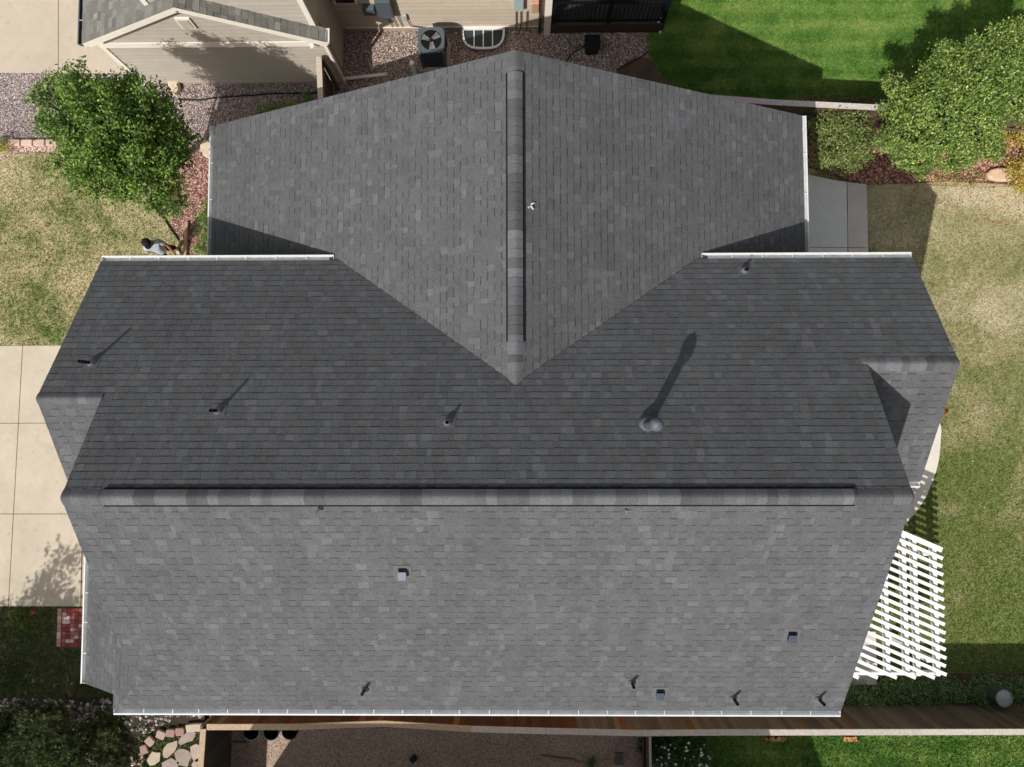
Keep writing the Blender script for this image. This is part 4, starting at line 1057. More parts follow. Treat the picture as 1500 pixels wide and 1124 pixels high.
flower_patch(1136, 1083, 15, 3, 'clump of orange flowers against the south fence, left of two')
flower_patch(1246, 1083, 11, 4, 'smaller clump of orange flowers further right along the fence')
# ground cover hedge right of the house
hr = random.Random(12); cs = []
for k in range(110):
    x = hr.uniform(1235, 1540); y = hr.uniform(996, 1036) if x > 1290 else hr.uniform(1003, 1042)
    z = hr.uniform(.12, .26); g = G(x, y, z); s_ = hr.uniform(.2, .34); cs.append((g.x, g.y, z, s_, s_, .16))
hd = empty('hedge', tuple(G(1380, 1018))); tag(hd, 'long low dark green hedge between the pergola and the south fence', 'hedge')
mb = MB(); 
for c in cs[::4]: mb.tube([(c[0], c[1], 0), (c[0] + .05, c[1], c[2])], .012, 5)
mb.build('stems', M['bark'], hd)
leafcloud('foliage', 'leaf', cs, 24000, .048, [(120, 152, 96), (140, 170, 110), (100, 132, 82), (158, 182, 128), (128, 158, 102)], 97, hd, shell=.3, ground=.01)

# tree just outside the frame on the left whose shadow falls on the drive and the lawn
cO = crown([(-330, 1010, 1.0, 4.2), (-280, 1050, .9, 4.6), (-250, 1100, .9, 4.0), (-360, 1060, .9, 4.2), (-200, 1130, .9, 3.8), (-160, 1180, .8, 3.8)], 99, 5, 0, 0)

# =================================================================== PERGOLA
zp = 2.0
per = empty('pergola', tuple(G(1340, 900))); tag(per, 'white slatted pergola attached to the right side of the house', 'pergola')
XR_ = G(1383, 900, zp).x; YB = G(1300, 993, zp).y; XLp = xR - .28
c0 = G(1380, 806, zp); ang = math.radians(-23.5); tn = math.tan(ang)
y_at = lambda x, y0: y0 + (x - XR_) * tn     # slat centre line
sp = .190; k = 0
while True:
    y0 = c0.y - k * sp                          # y at the right edge
    xa, xb = XLp, XR_ + .012 * math.sin(k * 2.1)
    ya, yb = y_at(xa, y0), y_at(xb, y0)
    if ya < YB: break
    if yb < YB: xb = XR_ + (YB - y0) / tn; yb = YB
    if xb - xa > .2:
        MB().bar((xa, ya, zp), (xb, yb, zp), .080 if k else .12, .03).build('slat', M['vinyl'], per)
    k += 1
for X in (G(1300, 900, zp).x, G(1328, 900, zp).x, G(1344, 900, zp).x, G(1373, 900, zp).x):
    yt = min(y_at(X, c0.y) - .02, c0.y + 1.1)
    MB().bar((X, YB + .03, zp - .115), (X, yt, zp - .115), .09, .17).build('beam', M['vinyl'], per)
MB().bar((XLp, YB + .02, zp - .31), (XR_ - .1, YB + .02, zp - .31), .06, .2).build('beam', M['vinyl'], per)
for X, Y in ((G(1336, 0, zp).x, c0.y - .1), (G(1336, 0, zp).x, YB + .35), (G(1258, 0, zp).x, YB + .2)):
    pb = MB(); pb.box((X, Y, (zp - .2) / 2), (.13, .13, zp - .2)); pb.box((X, Y, .06), (.2, .2, .12))
    pb.build('post', M['vinyl'], per)

# metal cylinder bin in the hedge
g = G(1471, 1023, .75)
bn = empty('metal_drum', (g.x, g.y, 0)); tag(bn, 'round grey metal drum standing in the hedge beside the south fence', 'drum')
MB().lathe((g.x, g.y, 0), [(.19, 0), (.2, .05), (.205, .74), (.215, .75), (.215, .765), (.2, .765), (.195, .74), (.19, .72)], 32).build('barrel', M['galv'], bn, smooth=True)
MB().lathe((g.x, g.y, .735), [(.198, 0), (.12, .012), (0, .016)], 32).build('lid', mat_simple('dull_lid_metal', srgb(196, 198, 200), .55, .5, .2, 12), bn, smooth=True)

# =================================================================== NEIGHBOUR HOUSE (north)
nb = empty('neighbour_house', (-5, 11, 0)); tag(nb, 'beige house with lap siding and a garage gable at the top of the picture', 'house')
Yg = G(340, 123).y                       # garage gable wall
gx0 = G(211, 122).x; gx1 = -4.80
Yrf = Yg - .28                           # roof front edge
eL = onY(122, 66, Yrf); eR = onY(474, 60, Yrf); pk = onY(256, 9, Yrf)
zeL = (eL.z + eR.z) / 2; XeL, XeR = eL.x, eR.x; Xpk = (XeL + XeR) / 2; zpk = (pk.z + (zeL + .5 * (XeR - XeL) / 2)) / 2
pg2 = (zpk - zeL) / (Xpk - XeL)
print('garage', eL, eR, pk, Yg, gx0, zeL, zpk)
sd = sc_(178, 170, 158)
def wall_courses(parent, O, U, polys, seed, name='wall', c=sd):
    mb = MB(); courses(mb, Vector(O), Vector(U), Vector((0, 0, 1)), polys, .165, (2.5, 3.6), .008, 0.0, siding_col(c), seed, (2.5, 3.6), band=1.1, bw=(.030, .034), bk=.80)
    return mb.build(name, M['siding'], parent)
zt = zeL - .05
ww = gx1 - gx0
def zroofN(x): return zeL + pg2 * min(x - XeL, XeR - x)
wall_courses(nb, (gx0, Yg, .12), (1, 0, 0), [[(0, 0), (ww, 0), (ww, zroofN(gx1) - .2), (Xpk - gx0, zpk - .2), (0, zroofN(gx0) - .2)]], 201)
MB().box(((gx0 + gx1) / 2, Yg + .15, .03), (ww, .3, .2)).build('foundation', M['found'], nb)
# body behind
MB().box(((gx0 + gx1) / 2, Yg + 3.05, zt / 2), (ww - .02, 6.0, zt - .1)).build('garage_body', M['soffit'], nb)
# trim band at eave height
tb = onY(340, 63.5, Yg).z
MB().box(((gx0 + gx1) / 2 , Yg - .028, tb), (ww, .03, .2)).build('trim_band', M['trim'], nb)
# rake trims
rk = MB()
rk.bar((XeL + .06, Yrf + .02, zeL - .10), (Xpk, Yrf + .02, zpk - .10), .03, .17, up=Vector((0, 0, 1)))
rk.bar((Xpk, Yrf + .02, zpk - .10), (XeR - .06, Yrf + .02, zeL - .10), .03, .17)
rk.build('rake_trim', M['trim'], nb)
# corner boards
MB().box((gx0 + .03, Yg - .02, zt / 2), (.12, .03, zt)).build('corner_board', M['trim'], nb)
# gable vent
va = onY(255, 24, Yg - .02); vb = onY(290, 41, Yg - .02)
vc = ((onY(272, 32, Yg).x), Yg - .03, onY(272, 32, Yg).z)
fv = MB().box(vc, (.34, .05, .42)).build('gable_vent', M['trim'], nb)
MB().box((vc[0], Yg - .06, vc[2]), (.25, .02, .33), 0, sd).build('louvre', M['siding'], fv)
# roof of the garage: west slope runs back, east slope is only a narrow strip in front of the upper wall
def shc2(r_, thick):
    k = (1 + r_.gauss(0, .12)) * (1.3 if r_.random() > .85 else 1); return (.17 * k, .165 * k, .15 * k)
UYa = Yrf + .33
uxl = onY(214, 8, UYa).x; uxr = gx1 + .02
mb = MB(); Vd = Vector((1, 0, pg2)).normalized()
L1 = (Xpk - XeL) * math.sqrt(1 + pg2 * pg2)
Lu = (uxl - XeL) * math.sqrt(1 + pg2 * pg2)
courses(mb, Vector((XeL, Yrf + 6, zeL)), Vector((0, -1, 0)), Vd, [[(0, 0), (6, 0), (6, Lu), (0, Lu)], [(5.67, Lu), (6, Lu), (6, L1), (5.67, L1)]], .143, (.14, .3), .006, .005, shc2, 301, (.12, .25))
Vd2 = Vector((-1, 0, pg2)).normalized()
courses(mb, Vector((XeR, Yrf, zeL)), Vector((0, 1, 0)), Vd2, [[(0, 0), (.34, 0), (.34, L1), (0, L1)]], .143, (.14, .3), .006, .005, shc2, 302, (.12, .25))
gr_ = mb.build('garage_roof', M['shingle'], nb)
dk = MB()
for (xa, za, xb, zb, dpt) in ((XeL, zeL, uxl, zroofN(uxl), 6), (uxl, zroofN(uxl), Xpk, zpk, .33), (Xpk, zpk, XeR, zeL, .33)):
    dk.hexa([(xa, Yrf, za - .14), (xb, Yrf, zb - .14), (xb, Yrf + dpt, zb - .14), (xa, Yrf + dpt, za - .14), (xa, Yrf, za - .005), (xb, Yrf, zb - .005), (xb, Yrf + dpt, zb - .005), (xa, Yrf + dpt, za - .005)])
dk.build('roof_deck', M['trim'], gr_)
gutter((XeR, Yrf + .0, zeL), (XeR, Yrf + .34, zeL), (1, 0, 0), parent=nb, seed=4)
gutter((XeL, Yrf + 6, zeL), (XeL, Yrf, zeL), (-1, 0, 0), parent=nb, seed=4, mat='acgrey')
# upper storey wall
UH = 5.4
wall_courses(nb, (uxl, UYa, zeL), (1, 0, 0), [[(0, 0), (uxr - uxl, 0), (uxr - uxl, UH - zeL), (0, UH - zeL)]], 202)
MB().box(((uxl + uxr) / 2, UYa + 3, (UH + zeL - .1) / 2), (uxr - uxl - .02, 5.96, UH - zeL + .06)).build('upper_body', M['soffit'], nb)
MB().box((uxr - .05, UYa - .02, (UH + zeL) / 2 + .1), (.13, .04, UH - zeL - .2)).build('corner_board', M['trim'], nb)
MB().box((uxl + .05, UYa - .02, (UH + zeL) / 2 + .2), (.12, .04, UH - zeL - .3)).build('corner_board', M['trim'], nb)
MB().hexa([(uxl - .4, UYa - .4, UH), (uxr + .4, UYa - .4, UH), (uxr + .4, UYa + 6, UH), (uxl - .4, UYa + 6, UH), (uxl + 1.2, UYa + .3, UH + 1.2), (uxr - 1.2, UYa + .3, UH + 1.2), (uxr - 1.2, UYa + 5, UH + 1.2), (uxl + 1.2, UYa + 5, UH + 1.2)], (.15, .15, .14)).build('upper_roof', M['shingle'], nb)
# east wall of the garage and the recessed main wall
Y2 = G(640, 44).y; x2e = G(806, 40).x
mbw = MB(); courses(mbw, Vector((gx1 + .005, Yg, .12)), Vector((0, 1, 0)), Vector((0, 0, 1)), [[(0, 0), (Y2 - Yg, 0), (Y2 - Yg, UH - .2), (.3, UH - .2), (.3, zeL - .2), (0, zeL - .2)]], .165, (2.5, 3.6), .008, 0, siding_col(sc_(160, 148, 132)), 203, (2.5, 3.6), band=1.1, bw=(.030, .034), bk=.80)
mbw.build('wall', M['siding'], nb)
wall_courses(nb, (gx1, Y2, .16), (1, 0, 0), [[(0, 0), (x2e - gx1, 0), (x2e - gx1, 3.6), (0, 3.6)]], 204, c=sc_(194, 180, 162))
MB().box(((gx1 + x2e) / 2, Y2 + .14, .04), (x2e - gx1, .32, .24)).build('foundation', M['found'], nb)
MB().box(((gx1 + x2e) / 2, Y2 + 2.6, 1.85), (x2e - gx1 - .02, 5, 3.6)).build('main_body', M['soffit'], nb)
MB().hexa([(gx1 + .45, Y2 - .15, 3.7), (6.4, Y2 - .15, 3.7), (6.4, Y2 + 7.5, 3.7), (gx1 + .45, Y2 + 7.5, 3.7), (gx1 + .45, Y2 + 3.6, 5.9), (6.4, Y2 + 3.6, 5.9), (6.4, Y2 + 3.7, 5.9), (gx1 + .45, Y2 + 3.7, 5.9)], (.15, .15, .14)).build('main_roof', M['shingle'], nb)
# drip line of flashing along the base
MB().bar((gx1 + .1, Y2 - .02, .17), (x2e, Y2 - .02, .17), .02, .03).build('base_flashing', M['trim'], nb)
# window
wz = onY(505, 2, Y2).z
wx = onY(507, 2, Y2).x
wf = MB().box((wx, Y2 - .03, wz + .42), (.62, .06, .9)).build('window', M['trim'], nb)
MB().box((wx, Y2 - .065, wz + .42), (.48, .02, .76)).build('pane', M['glass'], wf)
# downspout at the garage corner
def pts_up(px): return px
ds = MB(); top_ = Vector((XeR + .03, Yrf + .1, zeL - .1)); co = Vector((gx1 + .06, Yg - .05, 0))
ds.bar(top_, top_ + Vector((0, 0, -.12)), .07, .07); ds.bar(top_ + Vector((0, 0, -.12)), Vector((co.x, co.y, zeL - .55)), .07, .07)
ds.bar(Vector((co.x, co.y, zeL - .55)), Vector((co.x, co.y, .15)), .075, .055)
ds.build('downspout', M['trim'], nb)
# loose splash extension lies on the gravel
a = G(501, 116, .08); b = G(567, 109, .08); MBx = MB(); MBx.bar(a, b, .085, .06); o = MBx.build('downspout_extension', M['trim'], None, bevel=.01)
tag(o, 'tan downspout extension lying on the gravel beside the garage corner', 'downspout')
# security lamp at corner
lc = onY(457, 66, Yg - .12)
sl_ = MB(); sl_.box((lc.x, Yg - .12, lc.z), (.10, .16, .07), .2); sl_.box((lc.x, Yg - .04, lc.z), (.05, .08, .05)); sl_.build('corner_lamp', M['white'], nb, bevel=.01)

# equipment on the wall
def wallbox(name, px0, py0, px1, py1, depth, mat, label=None, parent=nb, bev=.015):
    """py1 is the photo row of the lower front edge, px range measured on the front face"""
    Yf = Y2 - depth - .02; a = onY(px0, py1, Yf); b = onY(px1, py1, Yf); t = onY(px0, py0, Yf)
    z0 = max(a.z, .1); z1 = t.z
    o = MB().box(((a.x + b.x) / 2, Y2 - depth / 2 - .02, (z0 + z1) / 2), (abs(b.x - a.x), depth, z1 - z0)).build(name, M[mat], parent, bevel=bev)
    if label: o['label'] = label
    return o
wallbox('meter_box', 534, 14, 551, 24, .14, 'acgrey', 'small grey meter box with white top and a sticker')
wallbox('utility_cabinet', 556, 4, 578, 28, .2, 'acgrey', 'large blue grey utility cabinet on the siding')
wallbox('outlet_box', 591, 24, 597, 31, .08, 'panel')
wallbox('electric_panel', 753, -6, 767, 16, .14, 'panel', 'pale blue grey electric panel beside the gas meter')
gm = wallbox('gas_meter', 779, 6, 789, 20, .16, 'copper', 'rusty gas meter right of the electric panel')
cb = MB()
for px in (568, 575, 583): 
    q0 = onY(px, 27, Y2 - .06); cb.tube([(q0.x, Y2 - .06, .75), (q0.x + .03, Y2 - .05, .5), (q0.x + .05, Y2 - .05, .25)], .012, 6)
q0 = onY(597, 30, Y2 - .05); cb.tube([(q0.x, Y2 - .06, .6), (q0.x + .05, Y2 - .06, .3), (q0.x + .5, Y2 - .06, .2), (q0.x + .8, Y2 - .08, .2)], .012, 6)
for px in (756, 763, 772): 
    q0 = onY(px, 20, Y2 - .05); cb.tube([(q0.x, Y2 - .06, .95), (q0.x, Y2 - .06, .1)], .014, 6)
cb.build('cables', M['drip'], nb)
q0 = onY(791, 10, Y2 - .1); MB().box((q0.x + .02, Y2 - .08, .9), (.07, .08, 1.8)).build('downspout', M['deckfascia'], nb)

# =================================================================== AIR CONDITIONER
ca = G(631, 95, .05); acx0, acx1 = onY(615, 96, 0.0 + ca.y).x, 0
zt_ac = .98; tl = G(612, 40, zt_ac); tr_ = G(651, 40, zt_ac); bl = G(613, 77, zt_ac)
ax, ay = (tl.x + tr_.x) / 2, (tl.y + bl.y) / 2; sx = (tr_.x - tl.x); sy = (tl.y - bl.y)
ac = empty('air_conditioner', (ax, ay, 0)); tag(ac, 'blue grey air conditioner unit with open fan top on the gravel', 'air conditioner')
MB().box((ax, ay, .05), (sx + .14, sy + .14, .1)).build('base_pad', M['found'], ac)
cs_ = MB()
cs_.box((ax, ay, .52), (sx * .86, sy * .86, .84)); cs_.build('case', M['acdark'], ac)
lv = MB(); n = 11
for k in range(n):
    x = ax - sx * .43 + sx * .86 * (k + .5) / n
    for yy in (ay - sy * .44, ay + sy * .44): lv.box((x, yy, .5), (.016, .03, .74))
    y = ay - sy * .43 + sy * .86 * (k + .5) / n
    for xx in (ax - sx * .44, ax + sx * .44): lv.box((xx, y, .5), (.03, .016, .74))
lv.build('louvres', M['acgrey'], ac)
for sxx in (-1, 1):
    for syy in (-1, 1): MB().box((ax + sxx * sx * .45, ay + syy * sy * .45, .5), (.07, .07, .86)).build('corner_post', M['acgrey'], ac, bevel=.01)
# top frame: square ring with round opening
tp = MB(); N_ = 32; ri = min(sx, sy) * .40
def sq(t, hw, hh, rnd_=.12):
    c, s = math.cos(t), math.sin(t); e = 5.0
    k = (abs(c / hw) ** e + abs(s / hh) ** e) ** (-1 / e); return k * c, k * s
for j in range(N_):
    t0, t1 = 2 * math.pi * j / N_, 2 * math.pi * (j + 1) / N_
    o0, o1 = sq(t0, sx / 2, sy / 2), sq(t1, sx / 2, sy / 2)
    i0, i1 = (ri * math.cos(t0), ri * math.sin(t0)), (ri * math.cos(t1), ri * math.sin(t1))
    mk = lambda q_, z: (ax + q_[0], ay + q_[1], z)
    tp.hexa([mk(i0, zt_ac - .06), mk(o0, zt_ac - .07), mk(o1, zt_ac - .07), mk(i1, zt_ac - .06), mk(i0, zt_ac - .005), mk(o0, zt_ac), mk(o1, zt_ac), mk(i1, zt_ac - .005)])
tp.build('top_frame', M['acgrey'], ac)
MB().lathe((ax, ay, zt_ac), [(ri, -.01), (ri * .98, -.03), (0, -.03)], 32).build('fan_well', M['ventblack'], ac)
fb_ = MB()
for k in range(3):
    a = k * 2.094 + 4.9; d = Vector((math.cos(a), math.sin(a), 0)); n_ = Vector((-d.y, d.x, 0)); c = Vector((ax, ay, zt_ac - .022))
    fb_.face([c + d * .04 - n_ * .03, c + d * ri * .9 - n_ * .10, c + d * ri * .92 + n_ * .07 + Vector((0, 0, .012)), c + d * .04 + n_ * .04 + Vector((0, 0, .01))])
fb_.build('fan_blades', M['galv'], ac)
MB().lathe((ax, ay, zt_ac - .02), [(.05, 0), (.05, .012), (0, .016)], 16).build('fan_hub', M['black'], ac)
wg = MB()
for k in range(4):
    a = k * math.pi / 4; d = Vector((math.cos(a), math.sin(a), 0)) * ri; c = Vector((ax, ay, zt_ac + .004)); wg.bar(c - d, c + d, .004, .004)
wg.build('guard', M['black'], ac)

# window well
wl = empty('window_well', tuple(G(708, 55))); tag(wl, 'half round window well with white frame and grate against the siding', 'window well')
zz = .14; cx_, cy_ = G(708, 43, zz).x, Y2 - .06; hw = (G(738, 43, zz).x - G(678, 43, zz).x) / 2; dp = cy_ - G(708, 71, zz).y
rimp = []
for k in range(17):
    t = math.pi * k / 16; c, s = math.cos(t), math.sin(t); e = 3.2; q_ = (abs(c) ** e + abs(s) ** e) ** (-1 / e)
    rimp.append(Vector((cx_ - hw * c * q_, cy_ - dp * s * q_, zz)))
mb = MB()
for a, b in zip(rimp, rimp[1:] + rimp[:1]): mb.bar(a, b + (b - a).normalized() * .01, .055, .05)
mb.build('frame', M['white'], wl)
mb = MB()
for fx in (-.45, 0.0, .45): mb.bar((cx_ + fx * hw, cy_, zz), (cx_ + fx * hw, cy_ - dp * (.98 if fx else 1), zz), .03, .03)
mb.build('grate_bar', M['white'], wl)
mb = MB().prism([(q_.x, q_.y) for q_ in rimp], 0.02, .10); mb.build('cover', M['acdark'], wl)

# white pvc pipe
a = G(603, 92, .62); w_ = MB(); w_.tube([(a.x, a.y, 0), (a.x, a.y, .60)], .055, 14); w_.tube([(a.x, a.y, .585), (a.x, a.y, .63)], .062, 14)
o = w_.build('standpipe', M['vinyl']); tag(o, 'white plastic standpipe rising from the gravel beside the air conditioner', 'pipe')

# deck with black railing
dk_ = empty('deck', tuple(G(890, 20))); tag(dk_, 'raised dark deck with black metal railing at the top of the picture', 'deck')
zd = .45; Yd = onY(890, 37, 0).y if 0 else G(890, 35, zd).y; xd0 = G(808, 30, zd).x; xd1 = G(972, 30, zd).x
mb = MB(); k = 0; y = Yd
while y < Yd + 3.0: mb.box(((xd0 + xd1) / 2, y + .07, zd), (xd1 - xd0, .134, .03)); y += .14
mb.build('deck_boards', M['deck'], dk_)
MB().box(((xd0 + xd1) / 2, Yd - .02, zd / 2 + .05), (xd1 - xd0 + .05, .03, zd - .05)).build('fascia', M['deckfascia'], dk_)
MB().box((xd1 + .03, Yd + 1.5, zd / 2 + .05), (.03, 3.0, zd - .05)).build('fascia', M['deckfascia'], dk_)
for x in (xd0 + .04, (xd0 + xd1) / 2, xd1 - .04): MB().box((x, Yd + .03, zd + .5), (.09, .09, 1.0)).build('railing_post', M['rail'], dk_)
rl = MB()
rl.bar((xd0, Yd + .03, zd + .95), (xd1, Yd + .03, zd + .95), .07, .04); rl.bar((xd0, Yd + .03, zd + .1), (xd1, Yd + .03, zd + .1), .04, .04)
rl.bar((xd1 - .04, Yd, zd + .95), (xd1 - .04, Yd + 3, zd + .95), .07, .04); rl.bar((xd1 - .04, Yd, zd + .1), (xd1 - .04, Yd + 3, zd + .1), .04, .04)
n = 28
for k in range(n): x = xd0 + (xd1 - xd0) * (k + .5) / n; rl.bar((x, Yd + .03, zd + .1), (x, Yd + .03, zd + .95), .018, .018, up=Vector((0, 1, 0)))
for k in range(26): y = Yd + 3.0 * (k + .5) / 26; rl.bar((xd1 - .04, y, zd + .1), (xd1 - .04, y, zd + .95), .018, .018, up=Vector((0, 1, 0)))
rl.build('railing', M['rail'], dk_)
q0 = G(801, 42); MB().box((q0.x + .0, Yd + .02, 1.7), (.17, .17, 3.4)).build('porch_column', M['trim'], nb)
# white lamps on the deck corner
for (x, y, z, lab) in ((965, 31, .5, 'small white lamp hooked on the deck corner'), (967, 47, .12, 'little white lamp on the grass below the deck corner')):
    g = G(x, y, z); e = empty('garden_lamp', tuple(g)); tag(e, lab, 'lamp')
    MB().lathe((g.x, g.y, z - .06), [(.0, 0), (.03, 0), (.038, .05), (.02, .09), (0, .095)], 14).build('shade', M['white'], e, smooth=True)
    MB().tube([(g.x + .03, g.y + .02, z), (g.x + .04, g.y + .06, z + .06), (g.x + .02, g.y + .08, z + .03)], .008, 6).build('hook', M['white'], e)
# black cube stand with hose and cable
g = G(868, 62, .38); cbx = empty('garden_box', (g.x, g.y, 0)); tag(cbx, 'black plastic garden box on the gravel below the deck', 'box')
bb = MB(); s1, s2 = .19, .16; P8 = []
bb.hexa([(g.x - s2, g.y - s2, 0), (g.x + s2, g.y - s2, 0), (g.x + s2, g.y + s2, 0), (g.x - s2, g.y + s2, 0), (g.x - s1, g.y - s1, .36), (g.x + s1, g.y - s1, .36), (g.x + s1, g.y + s1, .36), (g.x - s1, g.y + s1, .36)])
bb.build('box_body', M['black'], cbx, bevel=.03)
MB().box((g.x, g.y, .375), (.42, .42, .03)).build('lid', M['black'], cbx, bevel=.012)
hs = [(826, 50), (830, 58), (836, 66), (845, 70), (856, 68)]
o = MB().tube([G(x, y, .03) for x, y in hs], .016, 6).build('garden_hose', M['hose'], None, smooth=True); tag(o, 'green hose curling on the gravel beside the black box', 'hose')
hs = [(855, 70), (845, 74), (836, 80), (830, 90)]
o = MB().tube([G(x, y, .03) for x, y in hs], .014, 6).build('drip_line', M['drip'], None, smooth=True); tag(o, 'black tube running from the black box to the roof edge', 'tube')
hs = [(903, 102), (920, 94), (935, 86), (949, 77)]
o = MB().tube([G(x, y, .03) for x, y in hs], .016, 6).build('drip_line', M['drip'], None, smooth=True); tag(o, 'dark edging tube between gravel and bare soil near the green lawn', 'tube')
hs = [(262, 146), (290, 147), (330, 142), (370, 140), (400, 137), (430, 137), (465, 136)]
o = MB().tube([G(x, y, .03) for x, y in hs], .022, 6).build('drip_line', M['drip'], None, smooth=True); tag(o, 'dark edging tube winding through the gravel below the garage wall', 'tube')
hs = [(222, 296), (240, 320), (252, 338), (262, 352)]
o = MB().tube([G(x, y, .03) for x, y in hs], .025, 6).build('lawn_edging', M['drip'], None, smooth=True); tag(o, 'curved dark edging between dry lawn and mulch', 'edging')
g0, g1 = G(274, 326, .06), G(271, 380, .06)
o = MB().bar(g0, g1, .09, .1, sc_(176, 150, 122)).build('garden_timber', M['woodcap'], None, bevel=.01); tag(o, 'pale timber edging standing beside the mulch near the person', 'timber')

# =================================================================== YARD THINGS (south)
for (x, y, lab) in ((368, 1073, 'dark green round bin nearest the side fence'), (397, 1073, 'dark green round bin in the middle of the three'), (424, 1072, 'dark green round bin furthest from the side fence')):
    g = G(x, y, .7); e = empty('round_bin', (g.x, g.y, 0)); tag(e, lab, 'bin', 'round bins under the fence cap')
    MB().lathe((g.x, g.y, 0), [(.16, 0), (.19, .62), (.2, .68), (.2, .7), (.185, .7), (.18, .66), (.15, .08), (0, .06)], 28).build('barrel', M['bin'], e, smooth=True)
g = G(350, 1076, .1); e = MB(); a = .22
for (dx, dy, w_, h_) in ((-a, 0, .03, 2 * a), (a, 0, .03, 2 * a), (0, -a, 2 * a + .03, .03), (0, a, 2 * a + .03, .03)): e.box((g.x + dx, g.y + dy, .05), (w_, h_, .1), 0, sc_(150, 142, 136))
o = e.build('planter_frame', M['woodcap']); tag(o, 'empty grey timber frame between side fence and bins', 'frame')
g = G(606, 1111, .05); o = MB().box((g.x, g.y, .08), (.14, .13, .16), .7).build('paver', M['bin'], None, bevel=.01); tag(o, 'small dark square block lying in the brown gravel', 'block')
g = G(907, 1112, .05); o = MB().box((g.x, g.y, .03), (.2, .3, .06), 0, sc_(110, 104, 100)).build('paver', M['stone'], None, bevel=.01); tag(o, 'grey paving slab by the lower fence corner', 'slab')
a = [(792, 1107), (805, 1110), (820, 1113), (838, 1114), (850, 1118)]
o = MB().tube([G(x, y, .05) for x, y in a], [.02, .045, .055, .05, .015], 7, sc_(176, 140, 116)).build('driftwood', M['woodcap'], None, smooth=True); tag(o, 'pale curved piece of driftwood on the brown gravel', 'driftwood')

# neighbour house to the south, outside the frame: its roof shades the gravel yard
nx0, nx1 = -7.95, G(1145, 1100).x - .52 * 5.0
sh = empty('neighbour_house', ((nx0 + nx1) / 2, -14, 0)); tag(sh, 'neighbouring house south of the gravel yard, only its shadow seen', 'house')
MB().box(((nx0 + nx1) / 2, -14.6, 2.35), (nx1 - nx0 - .8, 8.2, 4.9)).build('wall', M['soffit'], sh)
yN2 = -9.5
MB().hexa([(nx0, -19, 4.8), (nx1, -19, 4.8), (nx1, yN2, 4.8), (nx0, yN2, 4.8), (nx0, -19, 5.0), (nx1, -19, 5.0), (nx1, yN2, 5.0), (nx0, yN2, 5.0)], (.12, .12, .12)).build('eave', M['shingle'], sh)
MB().hexa([(nx0, -19, 5.0), (nx1, -19, 5.0), (nx1, yN2, 5.0), (nx0, yN2, 5.0), (nx0 + .1, -14.7, 7.2), (nx1 - .1, -14.7, 7.2), (nx1 - .1, -14.5, 7.2), (nx0 + .1, -14.5, 7.2)], (.12, .12, .12)).build('roof', M['shingle'], sh)
# street tree beyond the lower left corner, it shades the lawn below the drive
cQ = [(-14.8, -7.75, 5.0, .5, .5, .6), (-14.4, -8.8, 4.6, .6, .6, .7), (-16.3, -8.9, 4.6, .4, .4, .5), (-15.3, -9.6, 5.0, 1.1, 1.1, .9), (-13.9, -9.6, 4.4, 1.1, 1.1, .9), (-16.4, -9.6, 4.4, 1.1, 1.1, .9), (-15.2, -10.6, 5.0, 1.3, 1.3, 1.1), (-13.6, -10.8, 4.2, 1.1, 1.1, .9), (-12.6, -10.2, 3.9, .7, .7, .7), (-16.8, -11.0, 4.2, 1.2, 1.2, .9), (-14.4, -8.0, 4.3, .35, .35, .4), (-15.1, -8.1, 4.7, .3, .3, .4)]
tree('leafy_tree', (-15.0, -10.4, 0), cQ, 16000, .14, green1, 105, 'large tree beyond the lower left corner whose shadow falls on the drive', r0=.15)

# =================================================================== PERSON
def skinned(name, mat, verts, edges, radii, parent, root=0, sub=2, smooth=True):
    me = bpy.data.meshes.new(name); me.from_pydata([tuple(v) for v in verts], edges, []); me.materials.append(mat)
    o = link(name, me, parent)
    sk = o.modifiers.new('skin', 'SKIN'); sk.use_smooth_shade = True
    lay = me.skin_vertices[0].data
    for i, r_ in enumerate(radii): lay[i].radius = (r_, r_) if not isinstance(r_, tuple) else r_
    lay[root].use_root = True
    ss = o.modifiers.new('sub', 'SUBSURF'); ss.levels = sub; ss.render_levels = sub
    return o
px_, py_ = -9.24, 4.56
person = empty('person', (px_, py_, 0)); tag(person, 'person in black cap, grey shirt and black trousers walking on the dry lawn', 'person')
fa = R(-62)                                  # facing direction, towards the house
Fd = Vector((math.cos(fa), math.sin(fa), 0)); Sd = Vector((-math.sin(fa), math.cos(fa), 0))  # forward, left side
def B(f, s, z): return Vector((px_, py_, 0)) + Fd * f + Sd * s + Vector((0, 0, z))
vs, es, rs = [], [], []
def addv(p_, r_, par=None):
    vs.append(p_); rs.append(r_); i = len(vs) - 1
    if par is not None: es.append((par, i))
    return i
def hand(w, dirv, palm_n, side, par):
    """palm, four fingers of different length, thumb"""
    d = dirv.normalized(); n_ = palm_n.normalized(); s_ = d.cross(n_).normalized() * side
    k0 = addv(w + d * .05, .026, par)
    k1 = addv(w + d * .085, .022, k0)
    for q_, ln in ((-.03, .062), (-.010, .072), (.010, .068), (.028, .052)):
        a = addv(w + d * .095 + s_ * q_, .009, k1); b = addv(w + d * (.095 + ln * .5) + s_ * q_ * 1.1 + n_ * .008, .0085, a)
        addv(w + d * (.095 + ln * .85) + s_ * q_ * 1.1 + n_ * .03, .007, b)
    t0 = addv(w + d * .045 - s_ * .035, .011, k0); t1 = addv(w + d * .075 - s_ * .052 + n_ * .012, .010, t0); addv(w + d * .098 - s_ * .052 + n_ * .024, .008, t1)
pel = addv(B(0, 0, .95), .13)
sp1 = addv(B(.01, 0, 1.12), .12, pel); ch = addv(B(.02, 0, 1.30), .135, sp1); nk = addv(B(.03, 0, 1.47), .055, ch)
